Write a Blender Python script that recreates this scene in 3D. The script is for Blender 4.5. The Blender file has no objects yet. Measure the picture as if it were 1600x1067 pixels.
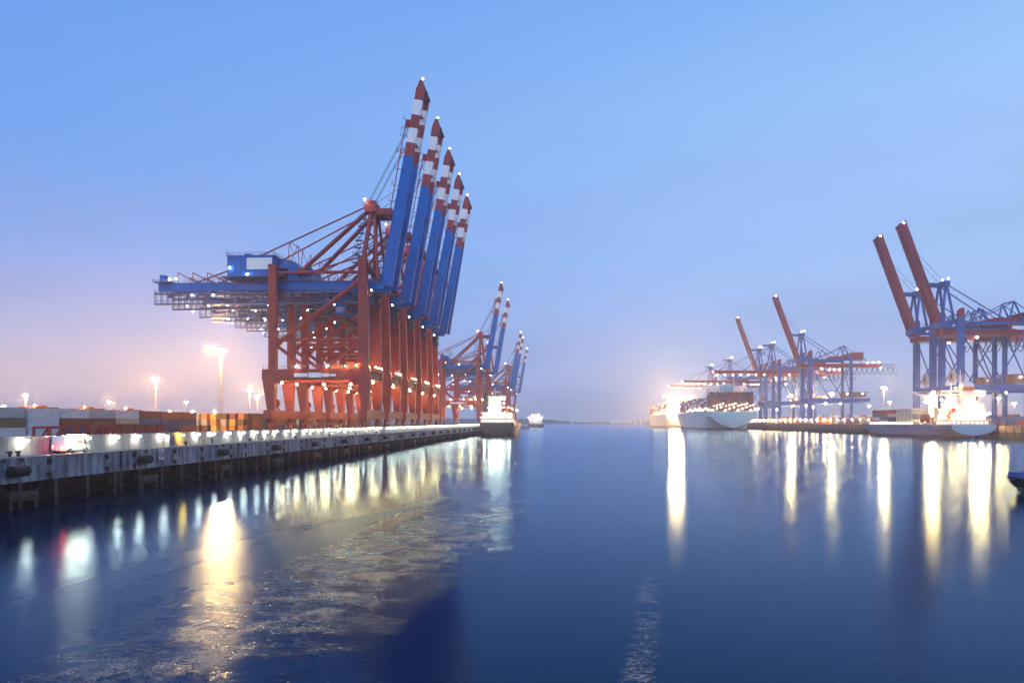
import bpy, math, random
from mathutils import Vector, Matrix
random.seed(11)
D = bpy.data
SC = bpy.context.scene
COL = SC.collection
rad = math.radians

# ------------------------------------------------------------------ camera
F_PX = 1138.0            # focal length in pixels of the 1600 px wide photograph
HC = 10.0                # camera height over the water
cam_d = D.cameras.new('camera')
cam_d.sensor_width = 36.0
cam_d.lens = F_PX / 1600 * 36
cam_d.shift_y = (659 - 533.5) / 1600
cam_d.clip_start = 0.5
cam_d.clip_end = 30000
cam = D.objects.new('camera', cam_d)
COL.objects.link(cam)
cam.location = (0, 0, HC)
cam.rotation_euler = (rad(90), 0, 0)
SC.camera = cam

# ------------------------------------------------------------------ world: sky after sunset
w = D.worlds.new('World')
SC.world = w
w.use_nodes = True
nt = w.node_tree
nt.nodes.clear()
def N(t, kind, **kw):
    n = t.nodes.new(kind)
    for k, v in kw.items():
        setattr(n, k, v)
    return n
def ramp(t, stops, src, interp='LINEAR'):
    r = N(t, 'ShaderNodeValToRGB')
    r.color_ramp.interpolation = interp
    e = r.color_ramp.elements
    while len(e) < len(stops):
        e.new(0.5)
    for el, (p, c) in zip(e, stops):
        el.position = p
        el.color = (c[0], c[1], c[2], 1) if hasattr(c, '__len__') else (c, c, c, 1)
    t.links.new(src, r.inputs[0])
    return r
def math_n(t, op, a, b=None, clamp=False):
    m = N(t, 'ShaderNodeMath', operation=op, use_clamp=clamp)
    for i, v in enumerate((a, b)):
        if v is None:
            continue
        if isinstance(v, (int, float)):
            m.inputs[i].default_value = v
        else:
            t.links.new(v, m.inputs[i])
    return m.outputs[0]
def mix_c(t, fac, a, b, mode='MIX'):
    m = N(t, 'ShaderNodeMix', data_type='RGBA', blend_type=mode)
    for idx, v in ((0, fac), (6, a), (7, b)):
        if isinstance(v, (int, float)):
            m.inputs[idx].default_value = v
        elif isinstance(v, tuple):
            m.inputs[idx].default_value = (*v, 1)
        else:
            t.links.new(v, m.inputs[idx])
    return m.outputs[2]
tc = N(nt, 'ShaderNodeTexCoord')
sep = N(nt, 'ShaderNodeSeparateXYZ')
nt.links.new(tc.outputs['Generated'], sep.inputs[0])
elev = sep.outputs['Z']
rl = ramp(nt, [(0.0, (.42, .53, .82)), (.04, (.37, .49, .84)), (.12, (.27, .43, .87)), (.22, (.20, .40, .90)), (.38, (.15, .365, .88)), (.55, (.115, .32, .85)), (1, (.08, .22, .62))], elev)
rr = ramp(nt, [(0.0, (.50, .60, .90)), (.04, (.45, .58, .92)), (.12, (.38, .57, .96)), (.22, (.38, .60, 1.0)), (.38, (.36, .60, 1.0)), (.55, (.23, .46, .95)), (1, (.08, .22, .62))], elev)
az = math_n(nt, 'MULTIPLY_ADD', sep.outputs['X'], 0.85, True)
nt.nodes[-1].inputs[2].default_value = 0.5
sky_c = mix_c(nt, az, rl.outputs[0], rr.outputs[0])
# town glow low in the sky over the terminal
gx = N(nt, 'ShaderNodeMapRange', interpolation_type='SMOOTHSTEP')
gx.inputs['From Min'].default_value = -.02; gx.inputs['From Max'].default_value = -.55
nt.links.new(sep.outputs['X'], gx.inputs['Value'])
ge = ramp(nt, [(0, 1), (.05, .72), (.11, .30), (.2, .06), (.3, 0)], elev)
sky_c = mix_c(nt, math_n(nt, 'MULTIPLY', math_n(nt, 'MULTIPLY', gx.outputs[0], ge.outputs[0]), .95), sky_c, (1.08, .76, .66))
# soft grey cloud bank low in the sky and faint streaks
mp = N(nt, 'ShaderNodeMapping')
mp.inputs['Scale'].default_value = (2.2, 2.2, 9)
nt.links.new(tc.outputs['Generated'], mp.inputs[0])
nz = N(nt, 'ShaderNodeTexNoise')
nz.inputs['Scale'].default_value = 1.6
nz.inputs['Detail'].default_value = 5
nt.links.new(mp.outputs[0], nz.inputs['Vector'])
cl = ramp(nt, [(.42, 0), (.70, 1)], nz.outputs[0], 'EASE')
low = ramp(nt, [(.0, .55), (.12, .7), (.30, .35), (.45, 0.08)], elev)
cf = math_n(nt, 'MULTIPLY', cl.outputs[0], low.outputs[0])
cf = math_n(nt, 'MULTIPLY', cf, .42)
sky_c = mix_c(nt, cf, sky_c, (.27, .35, .62))
bg = N(nt, 'ShaderNodeBackground')
bg.inputs['Strength'].default_value = 1.0
nt.links.new(sky_c, bg.inputs[0])
wo = N(nt, 'ShaderNodeOutputWorld')
nt.links.new(bg.outputs[0], wo.inputs[0])

# weak last daylight, very soft, from behind the camera to the left
sun_d = D.lights.new('sun', 'SUN')
sun_d.energy = 1.25
sun_d.angle = rad(50)
sun_d.color = (.85, .90, 1.0)
sun = D.objects.new('sun', sun_d)
COL.objects.link(sun)
sun.rotation_euler = (rad(62), 0, rad(-35))

SC.view_settings.view_transform = 'Standard'
SC.view_settings.look = 'None'
SC.view_settings.exposure = 0
SC.view_settings.gamma = 1
SC.render.engine = 'CYCLES'
cy = SC.cycles
cy.use_denoising = True
cy.max_bounces = 6
cy.diffuse_bounces = 2
cy.glossy_bounces = 3
cy.volume_bounces = 1
cy.transmission_bounces = 2
cy.caustics_reflective = False
cy.caustics_refractive = False
cy.sample_clamp_indirect = 6
cy.use_adaptive_sampling = True
cy.adaptive_threshold = 0.015

# ------------------------------------------------------------------ helpers
CH = {}
def link(o, parent=None):
    COL.objects.link(o)
    if parent is not None:
        o.parent = parent
        CH.setdefault(parent.name, []).append(o)
    return o
def tag(o, label=None, cat=None, group=None, kind=None):
    if label: o['label'] = label
    if cat: o['category'] = cat
    if group: o['group'] = group
    if kind: o['kind'] = kind
    return o
def empty(name, loc=(0, 0, 0), rz=0.0):
    o = D.objects.new(name, None)
    o.location = loc
    o.rotation_euler = (0, 0, rz)
    o.empty_display_size = 1
    return link(o)
def copy_tree(o, parent=None):
    c = o.copy()
    link(c, parent)
    for ch in CH.get(o.name, []):
        copy_tree(ch, c)
    return c

class MB:
    def __init__(s):
        s.v, s.f, s.m = [], [], []
    def hexa(s, p, mi=0):
        """8 corners: bottom ring 0-3 counter-clockwise, top ring 4-7"""
        b = len(s.v)
        s.v += [tuple(q) for q in p]
        for f in ((3, 2, 1, 0), (4, 5, 6, 7), (0, 1, 5, 4), (1, 2, 6, 5), (2, 3, 7, 6), (3, 0, 4, 7)):
            s.f.append(tuple(b + i for i in f)); s.m.append(mi)
    def box(s, x0, x1, y0, y1, z0, z1, mi=0):
        s.hexa([(x0, y0, z0), (x1, y0, z0), (x1, y1, z0), (x0, y1, z0), (x0, y0, z1), (x1, y0, z1), (x1, y1, z1), (x0, y1, z1)], mi)
    def taper(s, x0, x1, y0, y1, z0, X0, X1, Y0, Y1, z1, mi=0):
        s.hexa([(x0, y0, z0), (x1, y0, z0), (x1, y1, z0), (x0, y1, z0), (X0, Y0, z1), (X1, Y0, z1), (X1, Y1, z1), (X0, Y1, z1)], mi)
    def frame(s, p, q, up=None):
        p, q = Vector(p), Vector(q)
        d = (q - p).normalized()
        if up is None:
            up = Vector((0, 0, 1)) if abs(d.z) < .95 else Vector((1, 0, 0))
        a = d.cross(Vector(up)).normalized()
        return p, q, d, a, a.cross(d).normalized()
    def beam(s, p, q, wd, ht, mi=0, up=None):
        p, q, d, a, b = s.frame(p, q, up)
        a = a * wd / 2; b = b * ht / 2
        s.hexa([p - a - b, p + a - b, p + a + b, p - a + b, q - a - b, q + a - b, q + a + b, q - a + b], mi)
    def tube(s, p, q, r, n=8, mi=0, r2=None, caps=True):
        p, q, d, a, b = s.frame(p, q)
        r2 = r if r2 is None else r2
        o = len(s.v)
        for c, R in ((p, r), (q, r2)):
            for i in range(n):
                t = 2 * math.pi * i / n
                s.v.append(tuple(c + a * (R * math.cos(t)) + b * (R * math.sin(t))))
        for i in range(n):
            j = (i + 1) % n
            s.f.append((o + i, o + j, o + n + j, o + n + i)); s.m.append(mi)
        if caps:
            s.f.append(tuple(o + i for i in reversed(range(n)))); s.m.append(mi)
            s.f.append(tuple(o + n + i for i in range(n))); s.m.append(mi)
    def path(s, pts, r, n=5, mi=0):
        for p, q in zip(pts, pts[1:]):
            s.tube(p, q, r, n, mi)
    def octa(s, c, r, mi=0):
        o = len(s.v); x, y, z = c
        s.v += [(x + r, y, z), (x - r, y, z), (x, y + r, z), (x, y - r, z), (x, y, z + r), (x, y, z - r)]
        for f in ((0, 2, 4), (2, 1, 4), (1, 3, 4), (3, 0, 4), (2, 0, 5), (1, 2, 5), (3, 1, 5), (0, 3, 5)):
            s.f.append(tuple(o + i for i in f)); s.m.append(mi)
    def rail(s, pts, h=1.1, step=2.5, r=.05, mi=0):
        """handrail: posts and two rails along a polyline"""
        for p, q in zip(pts, pts[1:]):
            p, q = Vector(p), Vector(q)
            L = (q - p).length
            n = max(1, int(L / step))
            for i in range(n + 1):
                c = p.lerp(q, i / n)
                s.beam(c, c + Vector((0, 0, h)), r * 2, r * 2, mi)
            for zz in (h * .5, h):
                s.beam(p + Vector((0, 0, zz)), q + Vector((0, 0, zz)), r * 1.6, r * 1.6, mi)
    def mesh(s, name, mats):
        me = D.meshes.new(name)
        me.from_pydata(s.v, [], s.f)
        for m in (mats if isinstance(mats, (list, tuple)) else [mats]):
            me.materials.append(m)
        me.polygons.foreach_set('material_index', s.m)
        me.update()
        return me
    def build(s, name, mats, parent=None, loc=(0, 0, 0), rz=0.0, smooth=False):
        me = s.mesh(name, mats)
        if smooth:
            me.polygons.foreach_set('use_smooth', [True] * len(me.polygons))
        o = D.objects.new(name, me)
        o.location = loc
        o.rotation_euler = (0, 0, rz)
        return link(o, parent)

# ------------------------------------------------------------------ materials
def new_mat(name):
    m = D.materials.new(name)
    m.use_nodes = True
    t = m.node_tree
    return m, t, t.nodes['Principled BSDF']
def paint(name, c, rough=.5, var=.25, scale=.25, dirt=(.12, .08, .06), dirt_amt=.25, spec=.4):
    m, t, b = new_mat(name)
    tcn = N(t, 'ShaderNodeTexCoord')
    n1 = N(t, 'ShaderNodeTexNoise'); n1.inputs['Scale'].default_value = scale; n1.inputs['Detail'].default_value = 6
    t.links.new(tcn.outputs['Object'], n1.inputs['Vector'])
    mpn = N(t, 'ShaderNodeMapping'); mpn.inputs['Scale'].default_value = (1.4, 1.4, .12)
    t.links.new(tcn.outputs['Object'], mpn.inputs[0])
    n2 = N(t, 'ShaderNodeTexNoise'); n2.inputs['Scale'].default_value = 1.3; n2.inputs['Detail'].default_value = 4
    t.links.new(mpn.outputs[0], n2.inputs['Vector'])
    r1 = ramp(t, [(.3, 1 - var), (.7, 1 + var * .4)], n1.outputs[0])
    base = mix_c(t, 1.0, c, r1.outputs[0], 'MULTIPLY')
    r2 = ramp(t, [(.48, 0), (.75, 1)], n2.outputs[0])
    f = math_n(t, 'MULTIPLY', r2.outputs[0], dirt_amt)
    base = mix_c(t, f, base, dirt)
    t.links.new(base, b.inputs['Base Color'])
    rr_ = ramp(t, [(.3, rough - .1), (.7, min(1, rough + .15))], n1.outputs[0])
    t.links.new(rr_.outputs[0], b.inputs['Roughness'])
    b.inputs['Specular IOR Level'].default_value = spec
    return m
def emit(name, c, s):
    m, t, b = new_mat(name)
    b.inputs['Base Color'].default_value = (.8, .8, .8, 1)
    b.inputs['Emission Color'].default_value = (*c, 1)
    b.inputs['Emission Strength'].default_value = s
    return m
M = {}
M['red'] = paint('crane_red_paint', (.36, .052, .044), .55, .35, .22, (.12, .028, .03), .5, .25)
M['blue'] = paint('crane_blue_paint', (.001, .135, .50), .5, .22, .2, (.015, .05, .2), .4, .2)
M['white'] = paint('white_paint', (.82, .82, .82), .5, .10, .3, (.5, .47, .43), .2)
M['kerb'] = paint('kerb_paint_worn', (.50, .50, .48), .7, .4, .8, (.15, .15, .15), .6)
M['hblue'] = paint('harbour_blue_paint', (.05, .12, .42), .5, .28, .2, (.04, .06, .17), .45, .25)
M['hred'] = paint('harbour_red_paint', (.27, .032, .045), .5, .3, .2, (.14, .04, .05), .45, .25)
M['plant'] = paint('plant_house_grey_red', (.16, .09, .09), .6, .3, .2)
M['dark'] = paint('dark_steel', (.05, .05, .06), .55, .3, .4)
M['grey'] = paint('galvanised_steel', (.28, .30, .33), .5, .25, .5)
M['cage'] = paint('walkway_steel', (.055, .09, .20), .5, .25, .5)
M['rubber'] = paint('fender_rubber', (.018, .017, .017), .8, .4, 1.0, (.07, .06, .055), .4)
M['pole'] = paint('mast_steel', (.60, .58, .54), .5, .2, .5)
M['orange'] = paint('signal_orange', (.75, .16, .02), .5, .2, .5)
M['yellow'] = paint('safety_yellow', (.80, .50, .03), .5, .2, .5)
M['l_cold'] = emit('lamp_cold_white', (1.0, .92, .66), 230)
M['l_flood'] = emit('floodlight_white', (1.0, .97, .90), 90)
M['l_warm'] = emit('floodlight_sodium', (1.0, .64, .24), 800)
M['l_mast'] = emit('mast_lamp_warm', (1.0, .48, .14), 7000)
M['l_mastr'] = emit('far_mast_lamp', (1.0, .56, .18), 3600)
M['l_yard'] = emit('yard_lamp_warm', (1.0, .54, .18), 850)
M['l_obst'] = emit('obstruction_light', (1.0, .72, .70), 130)
M['l_ship'] = emit('deck_floodlight', (1.0, .58, .19), 620)
M['l_shipc'] = emit('deck_floodlight_cold', (1.0, .88, .54), 400)
M['l_far'] = emit('far_ship_light', (1.0, .95, .75), 60)
M['l_win'] = emit('lit_window', (1.0, .82, .55), 5)
M['l_red'] = emit('tail_lamp_red', (1.0, .05, .04), 30)
M['l_deck'] = emit('deck_lamp_white', (1.0, .78, .48), 110)
M['l_glare'] = emit('ship_glare_lamp', (1.0, .56, .18), 12000)
M['l_amber'] = emit('amber_lamp', (1.0, .55, .04), 300)
M['l_shore'] = emit('shore_lamp', (1.0, .80, .6), 28)

def concrete(name, c, stain, amount, bump=.3, tide=False):
    m, t, b = new_mat(name)
    tcn = N(t, 'ShaderNodeTexCoord')
    mpn = N(t, 'ShaderNodeMapping'); mpn.inputs['Scale'].default_value = (1.0, 1.0, .16)
    t.links.new(tcn.outputs['Object'], mpn.inputs[0])
    n1 = N(t, 'ShaderNodeTexNoise'); n1.inputs['Scale'].default_value = 1.1; n1.inputs['Detail'].default_value = 7
    n1.inputs['Roughness'].default_value = .65
    t.links.new(mpn.outputs[0], n1.inputs['Vector'])
    n2 = N(t, 'ShaderNodeTexNoise'); n2.inputs['Scale'].default_value = .22; n2.inputs['Detail'].default_value = 5
    t.links.new(tcn.outputs['Object'], n2.inputs['Vector'])
    n3 = N(t, 'ShaderNodeTexNoise'); n3.inputs['Scale'].default_value = 5; n3.inputs['Detail'].default_value = 6
    t.links.new(tcn.outputs['Object'], n3.inputs['Vector'])
    r1 = ramp(t, [(.40, 0), (.62, 1)], n1.outputs[0])
    r2 = ramp(t, [(.3, .72), (.7, 1.1)], n2.outputs[0])
    r3 = ramp(t, [(.3, .85), (.7, 1.08)], n3.outputs[0])
    f = math_n(t, 'MULTIPLY', r1.outputs[0], amount)
    col = mix_c(t, f, c, stain)
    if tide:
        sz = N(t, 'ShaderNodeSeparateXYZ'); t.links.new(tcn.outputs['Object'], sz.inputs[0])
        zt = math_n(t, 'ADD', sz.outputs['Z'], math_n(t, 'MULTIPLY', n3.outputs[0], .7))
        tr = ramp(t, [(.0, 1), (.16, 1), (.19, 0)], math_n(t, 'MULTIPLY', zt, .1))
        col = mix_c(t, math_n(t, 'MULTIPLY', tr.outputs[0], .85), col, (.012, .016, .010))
    col = mix_c(t, 1.0, col, r2.outputs[0], 'MULTIPLY')
    col = mix_c(t, 1.0, col, r3.outputs[0], 'MULTIPLY')
    t.links.new(col, b.inputs['Base Color'])
    b.inputs['Roughness'].default_value = .8
    bp = N(t, 'ShaderNodeBump'); bp.inputs['Strength'].default_value = bump; bp.inputs['Distance'].default_value = .05
    t.links.new(n3.outputs[0], bp.inputs['Height'])
    t.links.new(bp.outputs[0], b.inputs['Normal'])
    return m
M['conc'] = concrete('quay_concrete', (.36, .37, .39), (.085, .09, .105), .85)
M['wallc'] = concrete('flood_wall_concrete', (.40, .41, .42), (.20, .20, .21), .6, .15)
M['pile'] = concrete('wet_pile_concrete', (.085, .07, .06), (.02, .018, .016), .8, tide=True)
M['asph'] = concrete('terminal_asphalt', (.10, .095, .09), (.05, .05, .05), .5)
M['stone'] = concrete('right_quay_stone', (.22, .18, .15), (.07, .06, .055), .8)
CONT = {}
for nme, c in dict(brown=(.22, .055, .03), maroon=(.10, .035, .04), rust=(.30, .07, .035), white=(.74, .73, .74), blue=(.055, .11, .30), navy=(.04, .05, .17), olive=(.16, .13, .055),
                   yellow=(.90, .52, .0), orange=(.85, .24, .02), beige=(.60, .45, .30), grey=(.45, .46, .49), red=(.42, .05, .035), teal=(.03, .15, .2)).items():
    CONT[nme] = paint('container_paint_' + nme, c, .5, .2, .5, tuple(x * .55 for x in c), .35)

# ------------------------------------------------------------------ frames of reference
A = math.atan(68 / F_PX)             # the quays run a little to the right of the view axis
CA, SA = math.cos(A), math.sin(A)
HQ = 5.9                             # left quay level
HR = 7.6                             # far-side quay level
def P(s, t, z=0.0):
    """s metres along the basin, t metres to the left of the camera's line"""
    return Vector((s * SA - t * CA, s * CA + t * SA, z))

# ------------------------------------------------------------------ water
def make_water():
    m, t, b = new_mat('harbour_water')
    tcn = N(t, 'ShaderNodeTexCoord')
    sp = N(t, 'ShaderNodeSeparateXYZ')
    t.links.new(tcn.outputs['Object'], sp.inputs[0])
    X, Y = sp.outputs['X'], sp.outputs['Y']
    # q: metres to the right of the track a tug left in the water
    q = math_n(t, 'ADD', math_n(t, 'MULTIPLY', X, .973), 43.5)
    q = math_n(t, 'SUBTRACT', q, math_n(t, 'MULTIPLY', Y, .230))
    def noise(scale, det, vec=None, rough=.5, dist=0.0):
        n = N(t, 'ShaderNodeTexNoise')
        n.inputs['Scale'].default_value = scale
        n.inputs['Detail'].default_value = det
        n.inputs['Roughness'].default_value = rough
        n.inputs['Distortion'].default_value = dist
        t.links.new(vec if vec is not None else tcn.outputs['Object'], n.inputs['Vector'])
        return n.outputs[0]
    big = noise(.09, 4)
    qn = math_n(t, 'ADD', q, math_n(t, 'MULTIPLY', math_n(t, 'SUBTRACT', big, .5), 7))
    def band(lo0, lo1, hi0, hi1, src):
        a = N(t, 'ShaderNodeMapRange', interpolation_type='SMOOTHSTEP')
        a.inputs['From Min'].default_value = lo0; a.inputs['From Max'].default_value = lo1
        t.links.new(src, a.inputs['Value'])
        c = N(t, 'ShaderNodeMapRange', interpolation_type='SMOOTHSTEP')
        c.inputs['From Min'].default_value = hi0; c.inputs['From Max'].default_value = hi1
        c.inputs['To Min'].default_value = 1; c.inputs['To Max'].default_value = 0
        t.links.new(src, c.inputs['Value'])
        return math_n(t, 'MULTIPLY', a.outputs[0], c.outputs[0])
    fade = band(-50, -40, 60, 170, Y)
    wake = math_n(t, 'MULTIPLY', band(-8, 12, 19, 32, qn), fade)
    glit = math_n(t, 'MULTIPLY', band(13, 21, 24, 33, qn), band(-50, -40, 55, 110, Y))
    along = math_n(t, 'ADD', math_n(t, 'MULTIPLY', X, .230), math_n(t, 'MULTIPLY', Y, .973))
    cv = N(t, 'ShaderNodeCombineXYZ')
    t.links.new(math_n(t, 'MULTIPLY', q, .28), cv.inputs[0]); t.links.new(math_n(t, 'MULTIPLY', along, .035), cv.inputs[1])
    swirl = noise(1.0, 1, cv.outputs[0], .4, .0)
    sw = ramp(t, [(.1, .45), (.9, 1)], swirl)
    patch = ramp(t, [(.43, 0), (.57, 1)], noise(.55, 4, None, .6, .5))
    # lone patch farther to the right: ripples added, light glints painted on them
    px_ = math_n(t, 'ABSOLUTE', math_n(t, 'SUBTRACT', math_n(t, 'SUBTRACT', X, math_n(t, 'MULTIPLY', Y, .215)), -1.1))
    lone = math_n(t, 'MULTIPLY', band(-5, -4, .1, 1.0, px_), band(24, 28, 40, 52, Y))
    lonep = ramp(t, [(.44, 0), (.56, 1)], noise(.5, 3, None, .6, .4))
    lone = math_n(t, 'MULTIPLY', lone, lonep.outputs[0])
    edge = math_n(t, 'MAXIMUM', math_n(t, 'MULTIPLY', glit, patch.outputs[0]), math_n(t, 'MULTIPLY', lone, .35))
    # long low ripples across the still basin
    mpn = N(t, 'ShaderNodeMapping'); mpn.inputs['Scale'].default_value = (.35, 1.0, 1)
    t.links.new(tcn.outputs['Object'], mpn.inputs[0])
    rip = noise(2.2, 4, mpn.outputs[0], .55)
    mp2 = N(t, 'ShaderNodeMapping'); mp2.inputs['Scale'].default_value = (.6, 1.0, 1); mp2.inputs['Rotation'].default_value = (0, 0, .25)
    t.links.new(tcn.outputs['Object'], mp2.inputs[0])
    chop = noise(4.2, 4, mp2.outputs[0], .5, .5)
    calm = N(t, 'ShaderNodeBump'); calm.inputs['Strength'].default_value = 1.0; calm.inputs['Distance'].default_value = .010
    t.links.new(rip, calm.inputs['Height'])
    rough_b = N(t, 'ShaderNodeBump'); rough_b.inputs['Distance'].default_value = .075
    t.links.new(math_n(t, 'MULTIPLY', edge, 1.0), rough_b.inputs['Strength'])
    t.links.new(chop, rough_b.inputs['Height'])
    t.links.new(calm.outputs[0], rough_b.inputs['Normal'])
    rgh = math_n(t, 'ADD', .175, math_n(t, 'MULTIPLY', math_n(t, 'MULTIPLY', wake, sw.outputs[0]), .16))
    rgh = math_n(t, 'SUBTRACT', rgh, math_n(t, 'MULTIPLY', edge, .09))
    gl = N(t, 'ShaderNodeBsdfGlossy', distribution='BECKMANN')
    gl.inputs['Color'].default_value = (.54, .76, 1.0, 1)
    t.links.new(rgh, gl.inputs['Roughness'])
    t.links.new(rough_b.outputs[0], gl.inputs['Normal'])
    df = N(t, 'ShaderNodeBsdfDiffuse'); df.inputs['Color'].default_value = (.002, .012, .040, 1)
    fr = N(t, 'ShaderNodeFresnel'); fr.inputs['IOR'].default_value = 1.19
    t.links.new(rough_b.outputs[0], fr.inputs['Normal'])
    mx = N(t, 'ShaderNodeMixShader')
    t.links.new(fr.outputs[0], mx.inputs[0]); t.links.new(df.outputs[0], mx.inputs[1]); t.links.new(gl.outputs[0], mx.inputs[2])
    # brownish foamy threads with golden lamp glints painted in: wake edge and lone patch
    mp3 = N(t, 'ShaderNodeMapping'); mp3.inputs['Scale'].default_value = (.75, 1.25, 1)
    t.links.new(tcn.outputs['Object'], mp3.inputs[0])
    def threads(scale, wdt):
        n = noise(scale, 3, mp3.outputs[0], .55, 1.6)
        d = math_n(t, 'ABSOLUTE', math_n(t, 'SUBTRACT', n, .5))
        r = N(t, 'ShaderNodeMapRange'); r.inputs['From Min'].default_value = 0; r.inputs['From Max'].default_value = wdt
        r.inputs['To Min'].default_value = 1; r.inputs['To Max'].default_value = 0
        t.links.new(d, r.inputs['Value'])
        return r.outputs[0]
    th = math_n(t, 'MAXIMUM', threads(1.5, .022), math_n(t, 'MULTIPLY', threads(3.6, .03), .8))
    crest = math_n(t, 'MULTIPLY', band(17.5, 22, 24, 28, qn), band(-50, -40, 60, 120, Y))
    fp = ramp(t, [(.42, 0), (.60, 1)], noise(.42, 4, None, .6, .5))
    foam_glint = math_n(t, 'MAXIMUM', math_n(t, 'MULTIPLY', crest, fp.outputs[0]), math_n(t, 'MULTIPLY', math_n(t, 'MULTIPLY', glit, fp.outputs[0]), .12))
    foam_glint = math_n(t, 'MULTIPLY', foam_glint, th)
    th2 = math_n(t, 'MAXIMUM', threads(.8, .017), threads(1.5, .016))
    foam_glint = math_n(t, 'MAXIMUM', foam_glint, math_n(t, 'MULTIPLY', lone, th2), True)
    fd = N(t, 'ShaderNodeBsdfDiffuse'); fd.inputs['Color'].default_value = (.88, .58, .36, 1)
    mf = N(t, 'ShaderNodeMixShader')
    t.links.new(foam_glint, mf.inputs[0]); t.links.new(mx.outputs[0], mf.inputs[1]); t.links.new(fd.outputs[0], mf.inputs[2])
    mx = mf
    t.links.new(mx.outputs[0], t.nodes['Material Output'].inputs['Surface'])
    t.nodes.remove(b)
    mb = MB()
    S = 5900
    mb.v = [(-S, -300, 0), (S, -300, 0), (S, S, 0), (-S, S, 0)]
    mb.f = [(0, 1, 2, 3)]; mb.m = [0]
    o = mb.build('water', m)
    tag(o, kind='structure')
make_water()

# ------------------------------------------------------------------ grounds
def sheet(name, pts, z, mat):
    mb = MB()
    mb.v = [(p.x, p.y, z) for p in pts]
    mb.f = [tuple(range(len(pts)))]; mb.m = [0]
    return tag(mb.build(name, mat), kind='structure')
sheet('terminal_ground', [P(20, 61.1), P(1900, 61.1), P(1900, 1700), P(20, 1700)], HQ, M['asph'])
sheet('terminal_ground', [P(250, -268), P(250, -1900), P(2300, -1900), P(2300, -268)], HR, M['asph'])

# wooded shore far off
def make_hills():
    mb = MB()
    n = 150
    X0, X1 = -2600, 3600
    ring = []
    for i in range(n + 1):
        x = X0 + (X1 - X0) * i / n
        h = 20 + 11 * math.sin(i * .13 + 1) + 5 * math.sin(i * .41) + 4 * random.random()
        y = 3650 + 120 * math.sin(i * .07)
        ring.append([(x, y - 40, -1), (x, y, 3), (x, y + 40, h * .7 + 5 * random.random()), (x, y + 110, h), (x, y + 900, -1)])
    for r in ring: mb.v += r
    for i in range(n):
        for k in range(4):
            a = i * 5 + k
            mb.f.append((a, a + 5, a + 6, a + 1)); mb.m.append(0)
    o = mb.build('hills', paint('far_woodland', (.045, .055, .04), .9, .5, .02))
    tag(o, kind='structure')
make_hills()

# ------------------------------------------------------------------ left quay
def make_quay():
    root = empty('quay_wall', P(0, 61, 0), -A)
    tag(root, 'long stained concrete quay wall on dark piles along the basin', 'quay wall')
    PL = 12.67
    # local: x = towards the water, y = along the quay
    base = 60.6
    k = 0
    y = base
    panel_mesh = None
    while y < 700:
        gap = .55 if k % 3 == 0 else .05
        if panel_mesh is None:
            mb = MB()
            mb.box(-5.2, 0, 0, PL - .6, 3.1, HQ)
            mb.box(0, .10, 0, PL - .6, 3.1, 3.5)
            mb.box(0, .05, 0, PL - .6, 4.0, 4.06)               # drip ledge
            mb.box(0, .06, .2, PL - .8, 5.72, 5.88)              # worn top lip
            panel_mesh = mb.mesh('panel', M['conc'])
        o = D.objects.new('panel', panel_mesh)
        o.location = (0, y + (.6 if k % 3 == 0 else .06), 0)
        o.scale = (1, (PL - (.62 if k % 3 == 0 else .08)) / (PL - .6), 1)
        link(o, root)
        k += 1
        y += PL
    mb = MB()
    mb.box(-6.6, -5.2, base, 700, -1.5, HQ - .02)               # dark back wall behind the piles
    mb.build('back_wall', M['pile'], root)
    # piles every six metres and cross heads
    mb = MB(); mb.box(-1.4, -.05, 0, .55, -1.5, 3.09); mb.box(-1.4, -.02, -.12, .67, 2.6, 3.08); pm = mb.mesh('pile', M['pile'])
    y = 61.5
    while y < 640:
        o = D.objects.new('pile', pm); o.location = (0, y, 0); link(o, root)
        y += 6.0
    # fender blocks low on the wall
    mb = MB(); mb.box(-1.3, -.12, -2.3, 2.3, .9, 2.0); mb.box(-1.35, -.2, -2.3, -1.7, -1.5, .9); mb.box(-1.35, -.2, 1.7, 2.3, -1.5, .9); fm = mb.mesh('fender_block', M['pile'])
    y = 80.5
    while y < 640:
        o = D.objects.new('fender_block', fm); o.location = (0, y, 0); link(o, root)
        y += 26
    # coping of light kerb stones with gaps
    mb = MB()
    mb.box(-.55, .14, 0, 2.3, 0, .13)
    cm = mb.mesh('kerb_stone', M['kerb'])
    y = 61.0; nk = 0
    while y < 700 and nk < 250:
        o = D.objects.new('kerb_stone', cm); o.location = (0, y, HQ + .004); link(o, root)
        y += 2.6; nk += 1
    # ladders in the joints, dark inserts
    y = base + .3; j = 0
    lm = MB()
    for sx in (-.22, .22): lm.box(.02, .10, sx - .03, sx + .03, .2, HQ)
    for i in range(15): lm.box(.04, .09, -.2, .2, .5 + i * .36, .56 + i * .36)
    lmesh = lm.mesh('ladder', M['dark'])
    im = MB(); im.box(.0, .05, -.42, .42, 4.9, 5.62); im.box(.0, .12, -.36, .36, 3.2, 3.95); imesh = im.mesh('recess_plate', M['rubber'])
    while y < 640:
        o = D.objects.new('ladder', lmesh); o.location = (.0, y, 0); link(o, root)
        for dy in (-3.2, 3.2, 14.5, 23.5):
            o = D.objects.new('recess_plate', imesh); o.location = (.012, y + dy, 0); link(o, root)
        y += 38.0
    return root
make_quay()

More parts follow.
